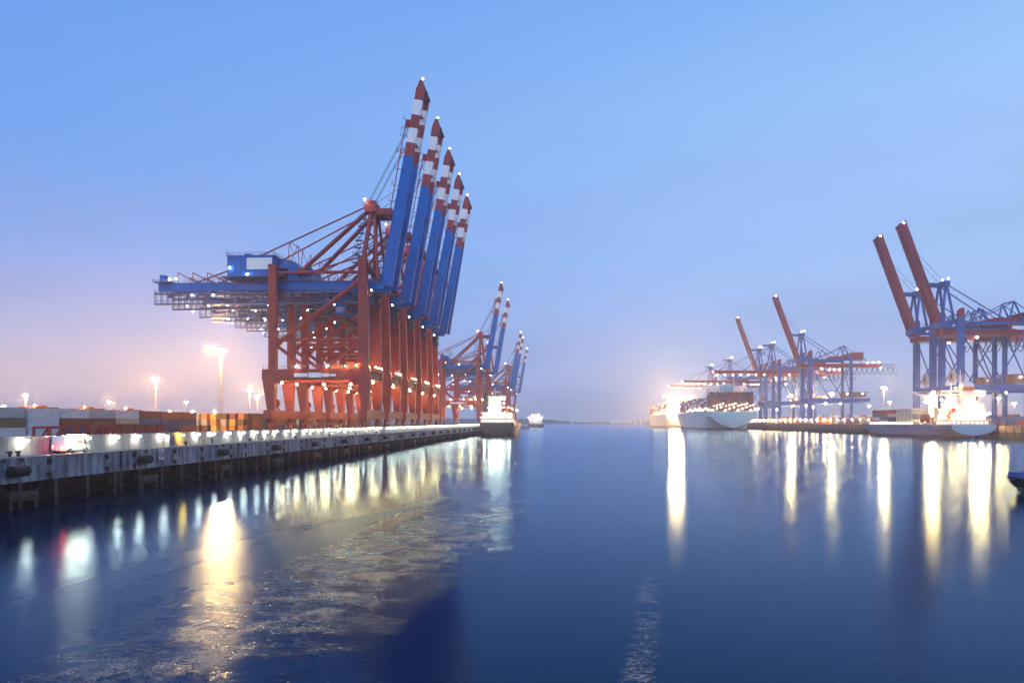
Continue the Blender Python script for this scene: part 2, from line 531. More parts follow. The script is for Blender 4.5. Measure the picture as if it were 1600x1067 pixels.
ORD = ['first', 'second', 'third', 'fourth', 'fifth', 'sixth', 'seventh', 'eighth', 'ninth', 'tenth', 'eleventh', 'twelfth', 'thirteenth', 'fourteenth', 'fifteenth', 'sixteenth', 'seventeenth', 'eighteenth', 'nineteenth', 'twentieth', 'twenty-first', 'twenty-second', 'twenty-third', 'twenty-fourth']
TENS = {2: 'twenty', 3: 'thirty', 4: 'forty', 5: 'fifty', 6: 'sixty', 7: 'seventy', 8: 'eighty', 9: 'ninety'}
def ordn(i):
    """1-based ordinal in words"""
    if i <= 20: return ORD[i - 1]
    a, b = divmod(i, 10)
    return {2: 'twentieth', 3: 'thirtieth', 4: 'fortieth', 5: 'fiftieth', 6: 'sixtieth', 7: 'seventieth', 8: 'eightieth', 9: 'ninetieth'}[a] if b == 0 else TENS[a] + '-' + ORD[b - 1]

# fenders: black rubber cylinders hung on chains
def make_fenders():
    r = empty('fender')
    mb = MB()
    mb.tube((.75, -1.15, 4.45), (.75, 1.15, 4.45), .62, 16)
    mb.tube((.75, -1.35, 4.45), (.75, -1.15, 4.45), .42, 12)
    mb.tube((.75, 1.15, 4.45), (.75, 1.35, 4.45), .42, 12)
    mb.build('roll', M['rubber'], r)
    for sg in (-1.3, 1.3):
        mb = MB(); mb.tube((.7, sg, 4.45), (.16, sg * 1.05, 5.75), .05, 5); mb.build('chain', M['dark'], r)
        mb = MB(); mb.box(.0, .2, sg * 1.05 - .18, sg * 1.05 + .18, 5.5, 5.86); mb.build('chain_bracket', M['dark'], r)
    y = 78.5; i = 0
    while y < 560:
        o = r if i == 0 else copy_tree(r)
        o.location = P(y, 61, 0); o.rotation_euler = (0, 0, -A)
        tag(o, 'black roller fender hung on the quay wall, %s from the near end' % ordn(i + 1), 'fender', 'roller fenders along the quay wall')
        y += 25.3; i += 1
make_fenders()

def make_bollards():
    mb = MB()
    mb.tube((0, 0, 0), (0, 0, .12), .5, 12); mb.tube((0, 0, .12), (0, 0, .75), .28, 12); mb.tube((0, 0, .75), (0, 0, 1.0), .46, 12, r2=.5); mb.tube((0, 0, 1.0), (0, 0, 1.12), .5, 12, r2=.36)
    me = mb.mesh('bollard', M['dark'])
    for i, s in enumerate((79.0, 80.3, 118.5, 144, 170, 196, 222, 248)):
        o = D.objects.new('bollard', me); o.location = P(s, 61.75, HQ + .004); link(o); o.scale = (.62, .62, .7)
        tag(o, 'dark iron mooring bollard on the quay edge, %s from the near end' % ordn(i + 1), 'bollard', 'mooring bollards on the quay edge')
make_bollards()

# flood wall and its lamps
def make_flood_wall():
    root = empty('flood_wall', P(0, 64, HQ), -A)
    tag(root, 'low pale concrete flood wall lit by a row of lamps', 'wall')
    mb = MB(); mb.box(-.4, 0, .03, 6.12, 0.004, 2.2); mb.box(-.46, .06, .03, 6.12, 2.2, 2.34); pm = mb.mesh('wall_panel', M['wallc'])
    lampm = MB()
    lampm.box(-.05, .75, -.05, .05, .05, .15, 1)
    lampm.box(.55, .85, -.22, .22, .02, .12, 1)
    lampm.hexa([(.58, -.2, -.14), (.82, -.2, -.14), (.82, .2, -.14), (.58, .2, -.14), (.55, -.22, .018), (.85, -.22, .018), (.85, .22, .018), (.55, .22, .018)], 0)
    lm = lampm.mesh('wall_lamp', [M['l_cold'], M['dark']])
    la = lampm.mesh('wall_lamp', [M['l_amber'], M['dark']])
    for i in range(104):
        y = 61.5 + i * 6.15
        o = D.objects.new('wall_panel', pm); o.location = (0, y, 0); link(o, root)
        if i >= 3 and y < 612 and i not in (33, 47):
            yl = y + 3.05 + random.uniform(-.7, .7)
            l = D.objects.new('wall_lamp', la if i == 9 else lm)
            l.location = P(yl, 64, HQ + 1.95); l.rotation_euler = (0, 0, -A); link(l)
            lab = 'amber lamp on the pale flood wall' if i == 9 else 'cold white lamp on the flood wall, %s from the near end' % ordn(i - 2)
            tag(l, lab, 'lamp', 'lamps along the flood wall')
make_flood_wall()

# warning sign on the quay wall
def make_sign():
    o = empty('warning_sign', P(109.2, 60.9, 5.0), -A)
    tag(o, 'round red and white prohibition sign on the quay wall', 'sign')
    mb = MB(); mb.box(.02, .08, -.7, .7, -.78, .78); mb.build('board', M['white'], o)
    mb = MB()
    for i in range(20):
        a, b = 2 * math.pi * i / 20, 2 * math.pi * (i + 1) / 20
        mb.beam((.10, .55 * math.cos(a), .55 * math.sin(a)), (.10, .55 * math.cos(b), .55 * math.sin(b)), .04, .13, up=(1, 0, 0))
    mb.beam((.10, -.4, .4), (.10, .4, -.4), .03, .12, up=(1, 0, 0))
    mb.build('ring', CONT['red'], o)
    mb = MB(); mb.beam((.09, 0, -.3), (.09, 0, .3), .02, .10, up=(1, 0, 0)); mb.beam((.09, -.25, -.2), (.09, .0, -.32), .02, .09, up=(1, 0, 0)); mb.beam((.09, .25, -.2), (.09, .0, -.32), .02, .09, up=(1, 0, 0)); mb.beam((.09, -.15, .2), (.09, .15, .2), .02, .09, up=(1, 0, 0))
    mb.build('anchor_mark', M['dark'], o)
make_sign()

# service van with its work lights on, cabinet, plate
def make_van():
    o = empty('service_van', P(91.0, 62.75, HQ + .006), -A)
    tag(o, 'white service van with glaring work lights beside the flood wall', 'van')
    mb = MB()
    mb.taper(-.92, .92, -2.5, 1.2, .45, -.92, .92, -2.5, 1.2, 1.3)
    mb.taper(-.92, .92, -2.5, 1.2, 1.3, -.82, .82, -2.42, 1.0, 2.25)
    mb.taper(-.92, .92, 1.2, 2.5, .45, -.9, .9, 1.2, 2.4, 1.15)
    mb.taper(-.9, .9, 1.2, 2.3, 1.15, -.8, .8, 1.0, 1.5, 2.1)
    mb.build('body', M['white'], o)
    mb = MB(); mb.taper(.90, .935, 1.15, 1.85, 1.25, .80, .85, 1.05, 1.4, 1.95); mb.taper(.90, .935, -.2, .95, 1.35, .82, .86, -.2, .9, 2.0); mb.build('side_window', M['dark'], o)
    for (x, y) in ((-.85, -1.6), (.85, -1.6), (-.85, 1.6), (.85, 1.6)):
        mb = MB(); mb.tube((x - .1, y, .36), (x + .1, y, .36), .36, 14); wv = mb.build('wheel', M['rubber'], o)
        mb = MB(); mb.tube((x - .11, y, .36), (x + .11, y, .36), .2, 10); mb.build('rim', M['grey'], wv)
    for x in (-.7, .7):
        mb = MB(); mb.box(x - .08, x + .08, -2.56, -2.51, .85, 1.05); mb.build('tail_lamp', M['l_red'], o)
    mb = MB(); mb.box(.55, 1.0, -2.9, -2.55, .5, 1.0); mb.build('warning_beacon', M['l_red'], o)
    for y in (-2.0, -1.0, 0., .8):
        mb = MB(); mb.box(-.3, .3, y - .22, y + .22, 2.3, 2.5, 1); mb.box(1.0, 1.22, y - .2, y + .2, 2.26, 2.40, 0); mb.box(.3, 1.25, y - .05, y + .05, 2.405, 2.48, 1); mb.build('work_light', [M['l_shipc'], M['dark']], o)
make_van()
def make_cabinet(s, wd, h, label):
    o = empty('cable_cabinet', P(s, 63.0, HQ + .006), -A)
    tag(o, label, 'cabinet', 'cabinets beside the flood wall')
    mb = MB(); mb.box(-.4, .4, -wd / 2, wd / 2, 0.1, h); mb.box(-.45, .45, -wd / 2 - .05, wd / 2 + .05, h, h + .08); mb.box(-.36, .36, -wd / 2 + .05, wd / 2 - .05, 0, .1); mb.build('body', M['grey'], o)
    for i in range(5):
        mb = MB(); z = .35 + i * (h - .5) / 5; mb.box(.40, .45, -wd / 2 + .12, wd / 2 - .12, z, z + .13); mb.build('louvre', M['dark'], o)
make_cabinet(115.6, 1.6, 1.9, 'grey louvred cabinet standing before the flood wall by the warning sign')
make_cabinet(129.5, 1.1, 1.3, 'small grey cabinet by the flood wall beyond the warning sign')

# red lattice boom section lying behind the flood wall
def make_lattice():
    o = empty('boom_section', P(99.5, 73, HQ + .006), -A)
    tag(o, 'red steel boom section with open lattice lying behind the flood wall', 'steel boom')
    mb = MB()
    for x in (-1.2, 1.2):
        for z in (.3, 3.3):
            mb.beam((x, 0, z), (x, 15, z), .35, .35)
        for i in range(6):
            y = i * 3
            mb.beam((x, y, .3), (x, y, 3.3), .28, .28)
            if i < 5: mb.beam((x, y, .3), (x, y + 3, 3.3), .22, .22)
    for i in range(6):
        for z in (.3, 3.3): mb.beam((-1.2, i * 3, z), (1.2, i * 3, z), .22, .22)
    mb.build('lattice', M['red'], o)
    mb = MB(); mb.taper(-1.3, 1.3, 15.1, 30, .2, -1.3, 1.3, 15.1, 31, 3.6); mb.box(-1.5, 1.5, 15.0, 31.2, 3.6, 3.75)
    mb.build('box_girder', M['red'], o)
    for i in range(4):
        mb = MB(); mb.box(1.3, 1.42, 17 + i * 3.6, 17.25 + i * 3.6, .3, 3.5); mb.build('stiffener', M['red'], o)
make_lattice()

# ------------------------------------------------------------------ containers
def container_mesh():
    mb = MB()
    L, W, H = 12.19, 2.44, 2.59
    # corner posts and rails
    for x in (0, W - .16):
        for y in (0, L - .16): mb.box(x, x + .16, y, y + .16, 0, H)
        mb.box(x, x + .16, .16, L - .16, 0, .16); mb.box(x, x + .16, .16, L - .16, H - .12, H)
    for y in (0, L - .16):
        mb.box(.16, W - .16, y, y + .16, 0, .16); mb.box(.16, W - .16, y, y + .16, H - .12, H)
    # corrugated long sides
    n = 22
    for side in (0, 1):
        for i in range(n):
            y0 = .16 + (L - .32) * i / n; st = (L - .32) / n
            xa, xb = (.03, .09) if side == 0 else (W - .03, W - .09)
            o = len(mb.v)
            ys = (y0, y0 + st * .35, y0 + st * .5, y0 + st * .85, y0 + st)
            xs = (xa, xa, xb, xb, xa)
            for x_, y_ in zip(xs, ys): mb.v += [(x_, y_, .16), (x_, y_, H - .12)]
            for k in range(4):
                a = o + k * 2
                mb.f.append((a, a + 2, a + 3, a + 1) if side else (a, a + 1, a + 3, a + 2)); mb.m.append(0)
    mb.box(.1, W - .1, .1, L - .1, H - .06, H - .02)
    mb.box(.12, W - .12, L - .09, L - .05, .16, H - .12)
    return mb
CB = container_mesh()
CMESH = {k: CB.mesh('shipping_container', m) for k, m in CONT.items()}
db = MB()
for s in (0, 1):
    x0 = .18 + s * 1.05
    db.box(x0, x0 + 1.02, .03, .09, .17, 2.46)
    for i in range(2):
        db.tube((x0 + .28 + i * .45, .005, .2), (x0 + .28 + i * .45, .005, 2.44), .03, 5, 1)
DMESH = {k: db.mesh('door', [m, M['grey']]) for k, m in CONT.items()}
def container(colour, loc, rz, label, group, door=True):
    o = D.objects.new('shipping_container', CMESH[colour]); o.location = loc; o.rotation_euler = (0, 0, rz); link(o)
    tag(o, label, 'container', group)
    if door: link(D.objects.new('door', DMESH[colour]), o)
    return o
TIER = ['bottom', 'middle', 'top']
def yard():
    # first block: side of a long row parallel to the quay
    rows = [['white', 'white', 'navy', 'brown', 'blue', 'blue', 'navy', 'brown', 'grey'],
            ['olive', 'white', 'rust', 'brown', 'beige', 'blue', 'navy', 'navy', 'brown'],
            ['grey', 'white', 'white', 'grey', 'white', 'brown', 'rust', 'brown', 'brown']]
    for j in range(8):
        s = 172 + j * 13.1
        for k in range(3):
            c = rows[k][j]
            container(c, P(s + random.uniform(-.15, .15), 142, HQ + .006 + k * 2.605), -A, '%s container, %s tier of the long row, %s from its near end' % (c, TIER[k], ordn(j + 1)), 'containers in the long yard row')
    # second block: row ends seen across the lane
    cols = [['brown', 'brown', 'yellow'], ['beige', 'orange', 'orange'], ['orange', 'yellow', 'orange'], ['orange', 'beige', 'brown'], ['brown', 'orange', 'yellow'], ['brown', 'orange', 'beige'], ['brown', 'yellow', 'orange'], ['brown', 'beige', 'yellow'], ['grey', 'beige', 'beige'], ['brown', 'brown', 'orange']]
    ends = [(156.6, ['rust', 'beige', 'beige']), (152.6, ['brown', 'beige', 'orange']), (148.6, ['yellow', 'orange', 'yellow']), (144.2, ['orange', 'beige', 'brown']), (140.2, ['orange', 'yellow', 'red']), (136.4, ['orange', 'brown', 'orange'])]
    for i, (t, cc) in enumerate(ends):
        for k, c in enumerate(cc):
            container(c, P(306 + random.uniform(-.4, .4), t, HQ + .006 + k * 2.605), -A, '%s container end on, %s tier, %s stack past the long row' % (c, TIER[k], ordn(i + 1)), 'containers standing end on across the lane')
        for k in range(3):
            c = ['brown', 'rust', 'brown'][(i + k) % 3]
            container(c, P(319.2, t, HQ + .006 + k * 2.605), -A, '%s container behind the %s end-on stack, %s tier' % (c, ordn(i + 1), TIER[k]), 'containers standing end on across the lane', False)
    # side of the second block behind the crane legs
    pal = ['brown', 'rust', 'brown', 'grey', 'red', 'brown', 'blue', 'rust', 'brown', 'beige', 'navy', 'brown']
    for j in range(14):
        for k in range(3):
            c = pal[(j * 5 + k * 7) % len(pal)]
            if j == 1 and k == 1: c = 'navy'
            container(c, P(306.5 + j * 13.0, 132.6, HQ + .006 + k * 2.605), -A, '%s container, %s tier behind the crane legs, %s along the row' % (c, TIER[k], ordn(j + 1)), 'containers in the row behind the cranes', False)
yard()

# straddle carriers
def make_straddle():
    o = empty('straddle_carrier')
    mb = MB()
    for x in (-2.3, 2.3):
        mb.box(x - .35, x + .35, -5, 5, .9, 1.6)
        mb.box(x - .3, x + .3, -5, 5, 9.2, 10.0)
        for y in (-4.2, 4.2): mb.box(x - .25, x + .25, y - .3, y + .3, 1.6, 9.2)
    for y in (-4.2, 4.2): mb.box(-2.3, 2.3, y - .3, y + .3, 9.25, 9.95)
    mb.build('frame', M['orange'], o)
    for x in (-2.3, 2.3):
        for y in (-3.8, -1.3, 1.3, 3.8):
            mb = MB(); mb.tube((x - .25, y, .75), (x + .25, y, .75), .75, 12); mb.build('wheel', M['rubber'], o)
    mb = MB(); mb.box(-1.2, 1.2, -1.5, 1.5, 10.0, 10.6); mb.build('engine_box', M['orange'], o)
    mb = MB(); mb.box(2.7, 3.9, 2.6, 4.4, 7.0, 9.1); mb.build('cabin', M['grey'], o)
    mb = MB(); mb.octa((2.3, -4.9, 10.4), .3); mb.octa((-2.3, 4.9, 10.4), .3); mb.build('lamp', M['l_warm'], o)
    mb = MB(); mb.box(-1.2, 1.2, -6, 6, 8.2, 8.7); mb.build('spreader', M['yellow'], o)
    return o
st0 = make_straddle()
for i, (s, t) in enumerate(((204, 150.5), (226, 150.5), (248, 150.5), (263, 160))):
    o = st0 if i == 0 else copy_tree(st0)
    o.location = P(s, t, HQ + .006); o.rotation_euler = (0, 0, -A); o.scale = (1, 1, .84)
    tag(o, 'orange straddle carrier rising behind the long container row, %s from its near end' % ordn(i + 1), 'straddle carrier', 'straddle carriers behind the container row')

# ------------------------------------------------------------------ light masts
def make_mast(h, mat):
    o = empty('light_mast')
    mb = MB()
    mb.tube((0, 0, 0), (0, 0, .6), h * .026, 10); mb.tube((0, 0, .6), (0, 0, h), h * .021, 12, r2=h * .013)
    mb.build('pole', M['pole'], o)
    mb = MB(); mb.tube((0, 0, h - .3), (0, 0, h + .1), h * .030, 12, r2=h * .034); mb.build('head_frame', M['dark'], o)
    for i in range(6):
        a = i * math.pi / 3
        mb = MB(); r = h * .045; c = (r * math.cos(a), r * math.sin(a), h - .1); d = h * .019
        mb.octa(c, d, 0)
        mb.build('floodlight', [mat], o)
    return o
mast = make_mast(40, M['l_mast'])
ms = [(345, 548, 'tall'), (243, 592, 'tall'), (40, 617, 'mid'), (170, 628, 'mid'), (291, 628, 'small'), (390, 609, 'mid'), (402, 618, 'mid'), (497, 620, 'mid'), (6, 634, 'small'), (120, 640, 'small'), (455, 628, 'small'), (560, 622, 'small')]
mast30 = make_mast(30, M['l_mast']); mast20 = make_mast(20, M['l_yard'])
proto = {'tall': (mast, 40), 'mid': (mast30, 30), 'small': (mast20, 20)}
mastr = make_mast(30, M['l_mastr'])
used = set()
mlab = {0: 'tallest light mast, glowing above the orange and yellow container ends', 1: 'tall warm light mast behind the brown containers of the long row', 2: 'warm light mast behind the near end of the long container row', 3: 'warm light mast behind the middle of the long container row', 4: 'small dim light mast behind the yellow container ends', 5: 'warm light mast beside the rearmost crane leg, taller of a close pair', 6: 'warm light mast beside the rearmost crane leg, lower of a close pair', 7: 'warm light mast seen through the crane portal'}
for i, (px, py, kd) in enumerate(ms):
    o0, h = proto[kd]
    Y = (HQ + h - HC) * F_PX / (659 - py)
    o = copy_tree(o0) if kd in used else o0
    used.add(kd)
    o.location = ((px - 800) / F_PX * Y, Y, HQ + .004)
    tag(o, mlab.get(i, 'distant low yard light mast, %s of the dim ones behind the terminal' % ordn(i - 7)), 'light mast', 'light masts in the container yard')

# ------------------------------------------------------------------ big red and blue gantry cranes (left quay)
def make_crane():
    """local x: towards the water (0 = waterside rail), y: along the quay, z up from the quay"""
    R = empty('gantry_crane')
    G = 18.0
    for y in (0, G):
        ins = 1 if y == 0 else -1
        # upper legs
        mb = MB(); mb.box(-34.7, -32.0, y - 1.1, y + 1.1, 22.7, 59.4); mb.box(-34.9, -31.8, y - 1.3, y + 1.3, 47.5, 48.2); mb.box(-34.85, -31.85, y - 1.25, y + 1.25, 58.6, 59.7)
        for zf in (29, 35.5, 41.8): mb.box(-34.78, -31.92, y - 1.18, y + 1.18, zf, zf + .3)
        mb.box(-34.95, -34.72, y - .3, y + .3, 23, 58)
        mb.build('leg', M['red'], R)
        mb = MB(); mb.taper(-2.6, 1.2, y - 1.2, y + 1.2, 22.7, -2.5, .5, y - 1.2, y + 1.2, 56.2); mb.box(-2.7, .7, y - 1.4, y + 1.4, 56.2, 57.0); mb.box(-2.5, .4, y - 1.2, y + 1.2, 57.0, 61.5)
        for zf in (29, 35.5, 42, 49): mb.box(-2.7, 1.15 - (zf - 22.7) * .021 + .1, y - 1.28, y + 1.28, zf, zf + .3)
        mb.build('leg', M['red'], R)
        # lower legs, wider at the portal
        mb = MB(); mb.taper(-35.1, -32.6, y - 1.3, y + 1.3, 8.2, -36.8, -32.3, y - 1.2, y + 1.2, 18.9); mb.build('lower_leg', M['red'], R)
        mb = MB(); mb.taper(-1.3, 1.1, y - 1.3, y + 1.3, 8.2, -2.7, 1.5, y - 1.2, y + 1.2, 18.9); mb.build('lower_leg', M['red'], R)
        # portal beam with haunches
        mb = MB(); mb.box(-37.0, 1.6, y - 1.15, y + 1.15, 18.9, 22.7)
        mb.taper(-32.2, -31.6, y - 1.0, y + 1.0, 17.6, -32.2, -30.2, y - 1.0, y + 1.0, 18.88); mb.taper(-4.2, -2.8, y - 1.0, y + 1.0, 17.6, -6.0, -2.8, y - 1.0, y + 1.0, 18.88)
        mb.build('portal_beam', M['red'], R)
        # tubes
        for p, q, r in (((-32, 31.6), (-2.4, 53.6), .80), ((-32, 33.0), (-2.2, 33.0), .62), ((-32.2, 31.2), (-21.2, 22.9), .62), ((-2.3, 31.6), (-15.2, 22.9), .62)):
            mb = MB(); mb.tube((p[0], y, p[1]), (q[0], y, q[1]), r, 10); mb.tube((p[0], y, p[1]), (p[0] + .9 * (q[0] - p[0]) / 20, y, p[1] + .9 * (q[1] - p[1]) / 20), r * 1.35, 10); mb.build('brace', M['red'], R)
        mb = MB(); mb.tube((-32, y, 56.8), (-2.5, y, 56.8), .55, 10); mb.build('tie_beam', M['red'], R)
    # beams along the rails
    for x in (-33.7, 0):
        mb = MB(); mb.box(x - 1.4, x + 1.4, -4.4, G + 4.4, 5.2, 8.2); mb.build('sill_beam', M['red'], R)
        mb = MB(); mb.box(x - 1.1, x + 1.1, 1.2, G - 1.2, 19.2, 22.0); mb.build('cross_beam', M['red'], R)
        mb = MB(); mb.box(x - 1.0, x + 1.0, 1.2, G - 1.2, 57.6, 59.4); mb.build('cross_beam', M['red'], R)
        for yc in (-.8, G + .8):
            mb = MB()
            mb.taper(x - .5, x + .5, yc - 1.2, yc + 1.2, 3.9, x - .8, x + .8, yc - 2.6, yc + 2.6, 5.19)
            mb.box(x - .45, x + .45, yc - 4.2, yc + 4.2, 3.0, 3.9)
            for dy in (-2.4, 2.4):
                mb.taper(x - .42, x + .42, yc + dy - 1.9, yc + dy + 1.9, 1.0, x - .42, x + .42, yc + dy - .7, yc + dy + .7, 2.98)
                for k in (-1.35, -.45, .45, 1.35):
                    mb.tube((x - .3, yc + dy + k, .42), (x + .3, yc + dy + k, .42), .41, 10, 1)
            mb.build('bogie', [M['red'], M['dark']], R)
        for yc in (-5.0, G + 5.0):
            mb = MB(); mb.tube((x, yc, 2.2), (x, yc + (-.9 if yc < 0 else .9), 2.2), .35, 8); mb.box(x - .3, x + .3, yc - .3, yc + .3, 1.6, 5.2); mb.build('buffer', M['dark'], R)
    # girders (blue), twin, run far back over the yard
    for y in (4.6, 13.4):
        mb = MB(); mb.box(-77.4, 5.4, y - .85, y + .85, 51.4, 54.2); mb.box(-77.4, 5.0, y - 1.05, y + 1.05, 54.2, 54.36)
        for i in range(10): mb.box(-73 + i * 8, -72.8 + i * 8, y - .95, y + .95, 51.4, 54.1)
        mb.build('girder', M['blue'], R)
    for x in (-73.5, -60, -46, -33.4, -18, -1.6):
        mb = MB(); mb.box(x - .7, x + .7, 5.45, 12.55, 51.6, 53.9); mb.build('girder_tie', M['blue'], R)
    # walkways beneath and beside the girders
    for y in (2.9, 15.1):
        mb = MB()
        for z, hh_ in ((50.0, .55), (46.3, .5)):
            mb.box(-78.2, 2, y - .6, y + .6, z, z + hh_)
        n = 34
        for i in range(n + 1):
            x = -78 + i * (79.5 / n)
            mb.beam((x, y - .5, 46.4), (x, y - .5, 51.4), .2, .2); mb.beam((x, y + .5, 46.4), (x, y + .5, 51.4), .14, .14)
        for z in (47.4, 47.9, 50.9):
            mb.beam((-78.2, y - .55, z), (2, y - .55, z), .12, .12)
        for i in range(n):
            if random.random() < .38:
                x = -78 + i * (79.5 / n); d = 79.5 / n
                mb.box(x, x + d * random.uniform(.4, .95), y - .45, y + .45, 48.0 + random.random(), 49.98)
        mb.build('walkway', M['cage'], R)
        mb = MB(); mb.rail([(-77, y, 54.36), (-54, y, 54.36)], 1.1, 2.5, .06); mb.build('handrail', M['grey'], R)
        mb = MB(); mb.rail([(-30, y, 54.36), (4, y, 54.36)], 1.1, 2.5, .06); mb.build('handrail', M['grey'], R)
    # end platform at the rear
    mb = MB(); mb.box(-78.6, -71, 2, 16, 54.4, 54.6); mb.box(-76.5, -74.6, 3, 5, 54.6, 57.2); mb.box(-77, -76, 8, 12, 54.6, 56.0); mb.rail([(-78.5, 2, 54.6), (-78.5, 16, 54.6)], 1.1, 2, .06); mb.build('rear_platform', M['blue'], R)
    # sloping red struts over the back girder
    for y in (4.6, 13.4):
        mb = MB()
        for x in (-70.5, -65, -59.5): mb.tube((x, y, 58.2), (x + 7.5, y, 54.4), .22, 6)
        mb.tube((-64, y, 54.4), (-51, y, 59.0), .3, 6)
        for x in (-70.5, -65, -59.5): mb.tube((x, y, 54.36), (x, y, 58.2), .14, 6)
        mb.build('strut', M['red'], R)
    # machinery house
    H = MB(); H.box(-50.6, -33.6, 1.2, 17, 56.0, 63.2)
    H.box(-51, -33.2, .9, 17.3, 63.2, 63.45)
    for i in range(8): H.box(-50.5 + i * 2.35, -50.3 + i * 2.35, 1.1, 17.1, 56.0, 63.1)
    for i in range(6): H.box(-50.7, -33.5, 2.6 + i * 2.6, 2.8 + i * 2.6, 56.0, 63.1)
    hh = H.build('machinery_house', M['blue'], R)
    mb = MB(); mb.box(-43.4, -34.2, .98, 1.08, 58.4, 62.5); mb.build('name_board', M['white'], hh)
    mb = MB(); mb.rail([(-50.8, 1.1, 63.45), (-33.4, 1.1, 63.45), (-33.4, 17, 63.45), (-50.8, 17, 63.45), (-50.8, 1.1, 63.45)], 1.1, 2.2, .06); mb.build('roof_rail', M['cage'], hh)
    mb = MB(); mb.box(-46, -44, 5, 8, 63.45, 65.0); mb.box(-40, -37.5, 9, 13, 63.45, 64.6); mb.build('roof_vent', M['blue'], hh)
    mb = MB(); mb.box(-32.9, -33.3, 5, 6.2, 56.5, 59); mb.box(-33.45, -33.3, 8, 15, 59.5, 61.5); mb.build('door', M['grey'], hh)
    mb = MB(); mb.box(-52.5, -29.5, .2, 17.8, 55.6, 55.98); mb.taper(-46, -36, 2, 16, 54.4, -52.4, -29.6, .3, 17.7, 55.58); mb.rail([(-33, .3, 55.98), (-29.6, .3, 55.98), (-29.6, 17.7, 55.98)], 1.1, 2, .06); mb.build('house_platform', M['cage'], R)
    mb = MB(); mb.box(-29.2, -21, 3, 15, 54.5, 59.2); mb.taper(-33, -27, 4, 14, 59.3, -31.5, -28.5, 5, 13, 62.4); mb.build('winch_house', M['blue'], R)
    # apex frame
    for (y0, y1) in ((.6, 6.0), (17.4, 12.0)):
        mb = MB(); mb.beam((-1.2, y0, 61.4), (.6, y1, 80.2), 1.3, 1.3); mb.build('apex_post', M['red'], R)
        mb = MB(); mb.beam((3.8, y0 + (1.4 if y0 < 5 else -1.4), 54.3), (1.4, y1, 80.2), .8, .9); mb.build('apex_post', M['red'], R)
        for z in (66, 71, 75.5):
            pass
    mb = MB()
    for z, hw in ((66.0, 7.3), (72.0, 5.5), (77, 4.2)): mb.beam((-.4, 9 - hw, z), (-.4, 9 + hw, z), .5, .5)
    for i, z in enumerate((66.0, 72.0)):
        mb.beam((-.4, 9 - 7 + i * 1.8, z), (-.4, 9 + 5.3 - i * 1.3, z + 5.5), .3, .3)
    mb.build('apex_tie', M['red'], R)
    mb = MB(); mb.taper(-1.6, 2.6, 4.4, 13.6, 79.2, -2.2, 2.2, 4.8, 13.2, 82.2); mb.box(-1.2, 1.6, 5.2, 12.8, 82.2, 83.4); mb.box(2.2, 8.2, 4.7, 6.1, 78.2, 80.4); mb.box(2.2, 8.2, 11.9, 13.3, 78.2, 80.4); mb.tube((7.2, 4.7, 79.5), (7.2, 13.3, 79.5), 1.0, 10)
    mb.rail([(-2.2, 4.8, 82.2), (2.0, 4.8, 82.2), (2.0, 13.2, 82.2)], 1.1, 1.5, .06)
    mb.build('apex_head', M['red'], R)
    for (y0, y1) in ((5.6, 2.2), (12.4, 15.8)):
        mb = MB(); mb.tube((-1.0, y0, 79.4), (-25.6, y1, 56.3), .78, 10); mb.build('back_stay', M['red'], R)
        mb = MB(); mb.tube((-1.4, y0, 81.2), (-38.0, y1, 63.8), .30, 8); mb.tube((-38, y1, 63.8), (-50, y1, 58.4), .26, 8); mb.build('tie_rod', M['red'], R)
        mb = MB(); mb.tube((-2.2, y0 - .2, 63.8), (-25.0, y1, 56.0), .32, 8); mb.build('tie_rod', M['red'], R)
    mb = MB()
    for y in (2.2, 15.8):
        mb.beam((-29, y, 59), (-28.2, y, 68.4), .22, .22); mb.beam((-24.6, y, 56), (-25.2, y, 66.9), .22, .22); mb.beam((-29, y, 59), (-25.2, y, 66.9), .14, .14); mb.beam((-24.6, y, 56.5), (-28.2, y, 68.2), .14, .14)
    mb.beam((-28.2, 2.2, 68.4), (-28.2, 15.8, 68.4), .2, .2)
    mb.build('stay_trestle', M['red'], R)
    # stairs zig-zag up the apex
    mb = MB()
    for i in range(7):
        z = 60.5 + i * 2.7; x = -4.2 + i * .35; sgn = 1 if i % 2 else -1
        mb.box(x - 1.4, x + 1.0, 1.2 + i * .5, 3.0 + i * .5, z, z + .15); mb.rail([(x - 1.4, 1.2 + i * .5, z + .15), (x + 1.0, 1.2 + i * .5, z + .15)], 1.1, 1.2, .06)
        mb.beam((x - 1.2 * sgn, 2 + i * .5, z), (x + 1.2 * sgn, 2.3 + i * .5, z + 2.7), .6, .15)
    mb.build('stair', M['cage'], R)
    mb = MB()
    for i in range(5):
        z = 8.4 + i * 2.7; y = 12.5 + (1.6 if i % 2 else 0)
        mb.box(-4.6, -2.4, y - 1, y + 1.2, z, z + .18); mb.rail([(-4.6, y - 1, z + .18), (-2.4, y - 1, z + .18)], 1.1, 1.1, .06)
        mb.beam((-4.3, y - 1, z), (-2.6, y + 1, z + 2.7), .7, .18)
    mb.build('stair', M['dark'], R)
    # boom, raised: two box girders banded red and white towards the tip
    B0 = Vector((6.0, 0, 52.6)); B1 = Vector((18.6, 0, 122.6))
    d = (B1 - B0).normalized(); nrm = Vector((d.z, 0, -d.x))       # nrm points to the water
    Lb = (B1 - B0).length
    cuts = [(0, Lb - 24.6, 'blue'), (Lb - 24.6, Lb - 19.6, 'red'), (Lb - 19.6, Lb - 14.4, 'white'), (Lb - 14.4, Lb - 9.6, 'red'), (Lb - 9.6, Lb - 4.3, 'white'), (Lb - 4.3, Lb, 'red')]
    mats = [M['blue'], M['red'], M['white']]; mid = {'blue': 0, 'red': 1, 'white': 2}
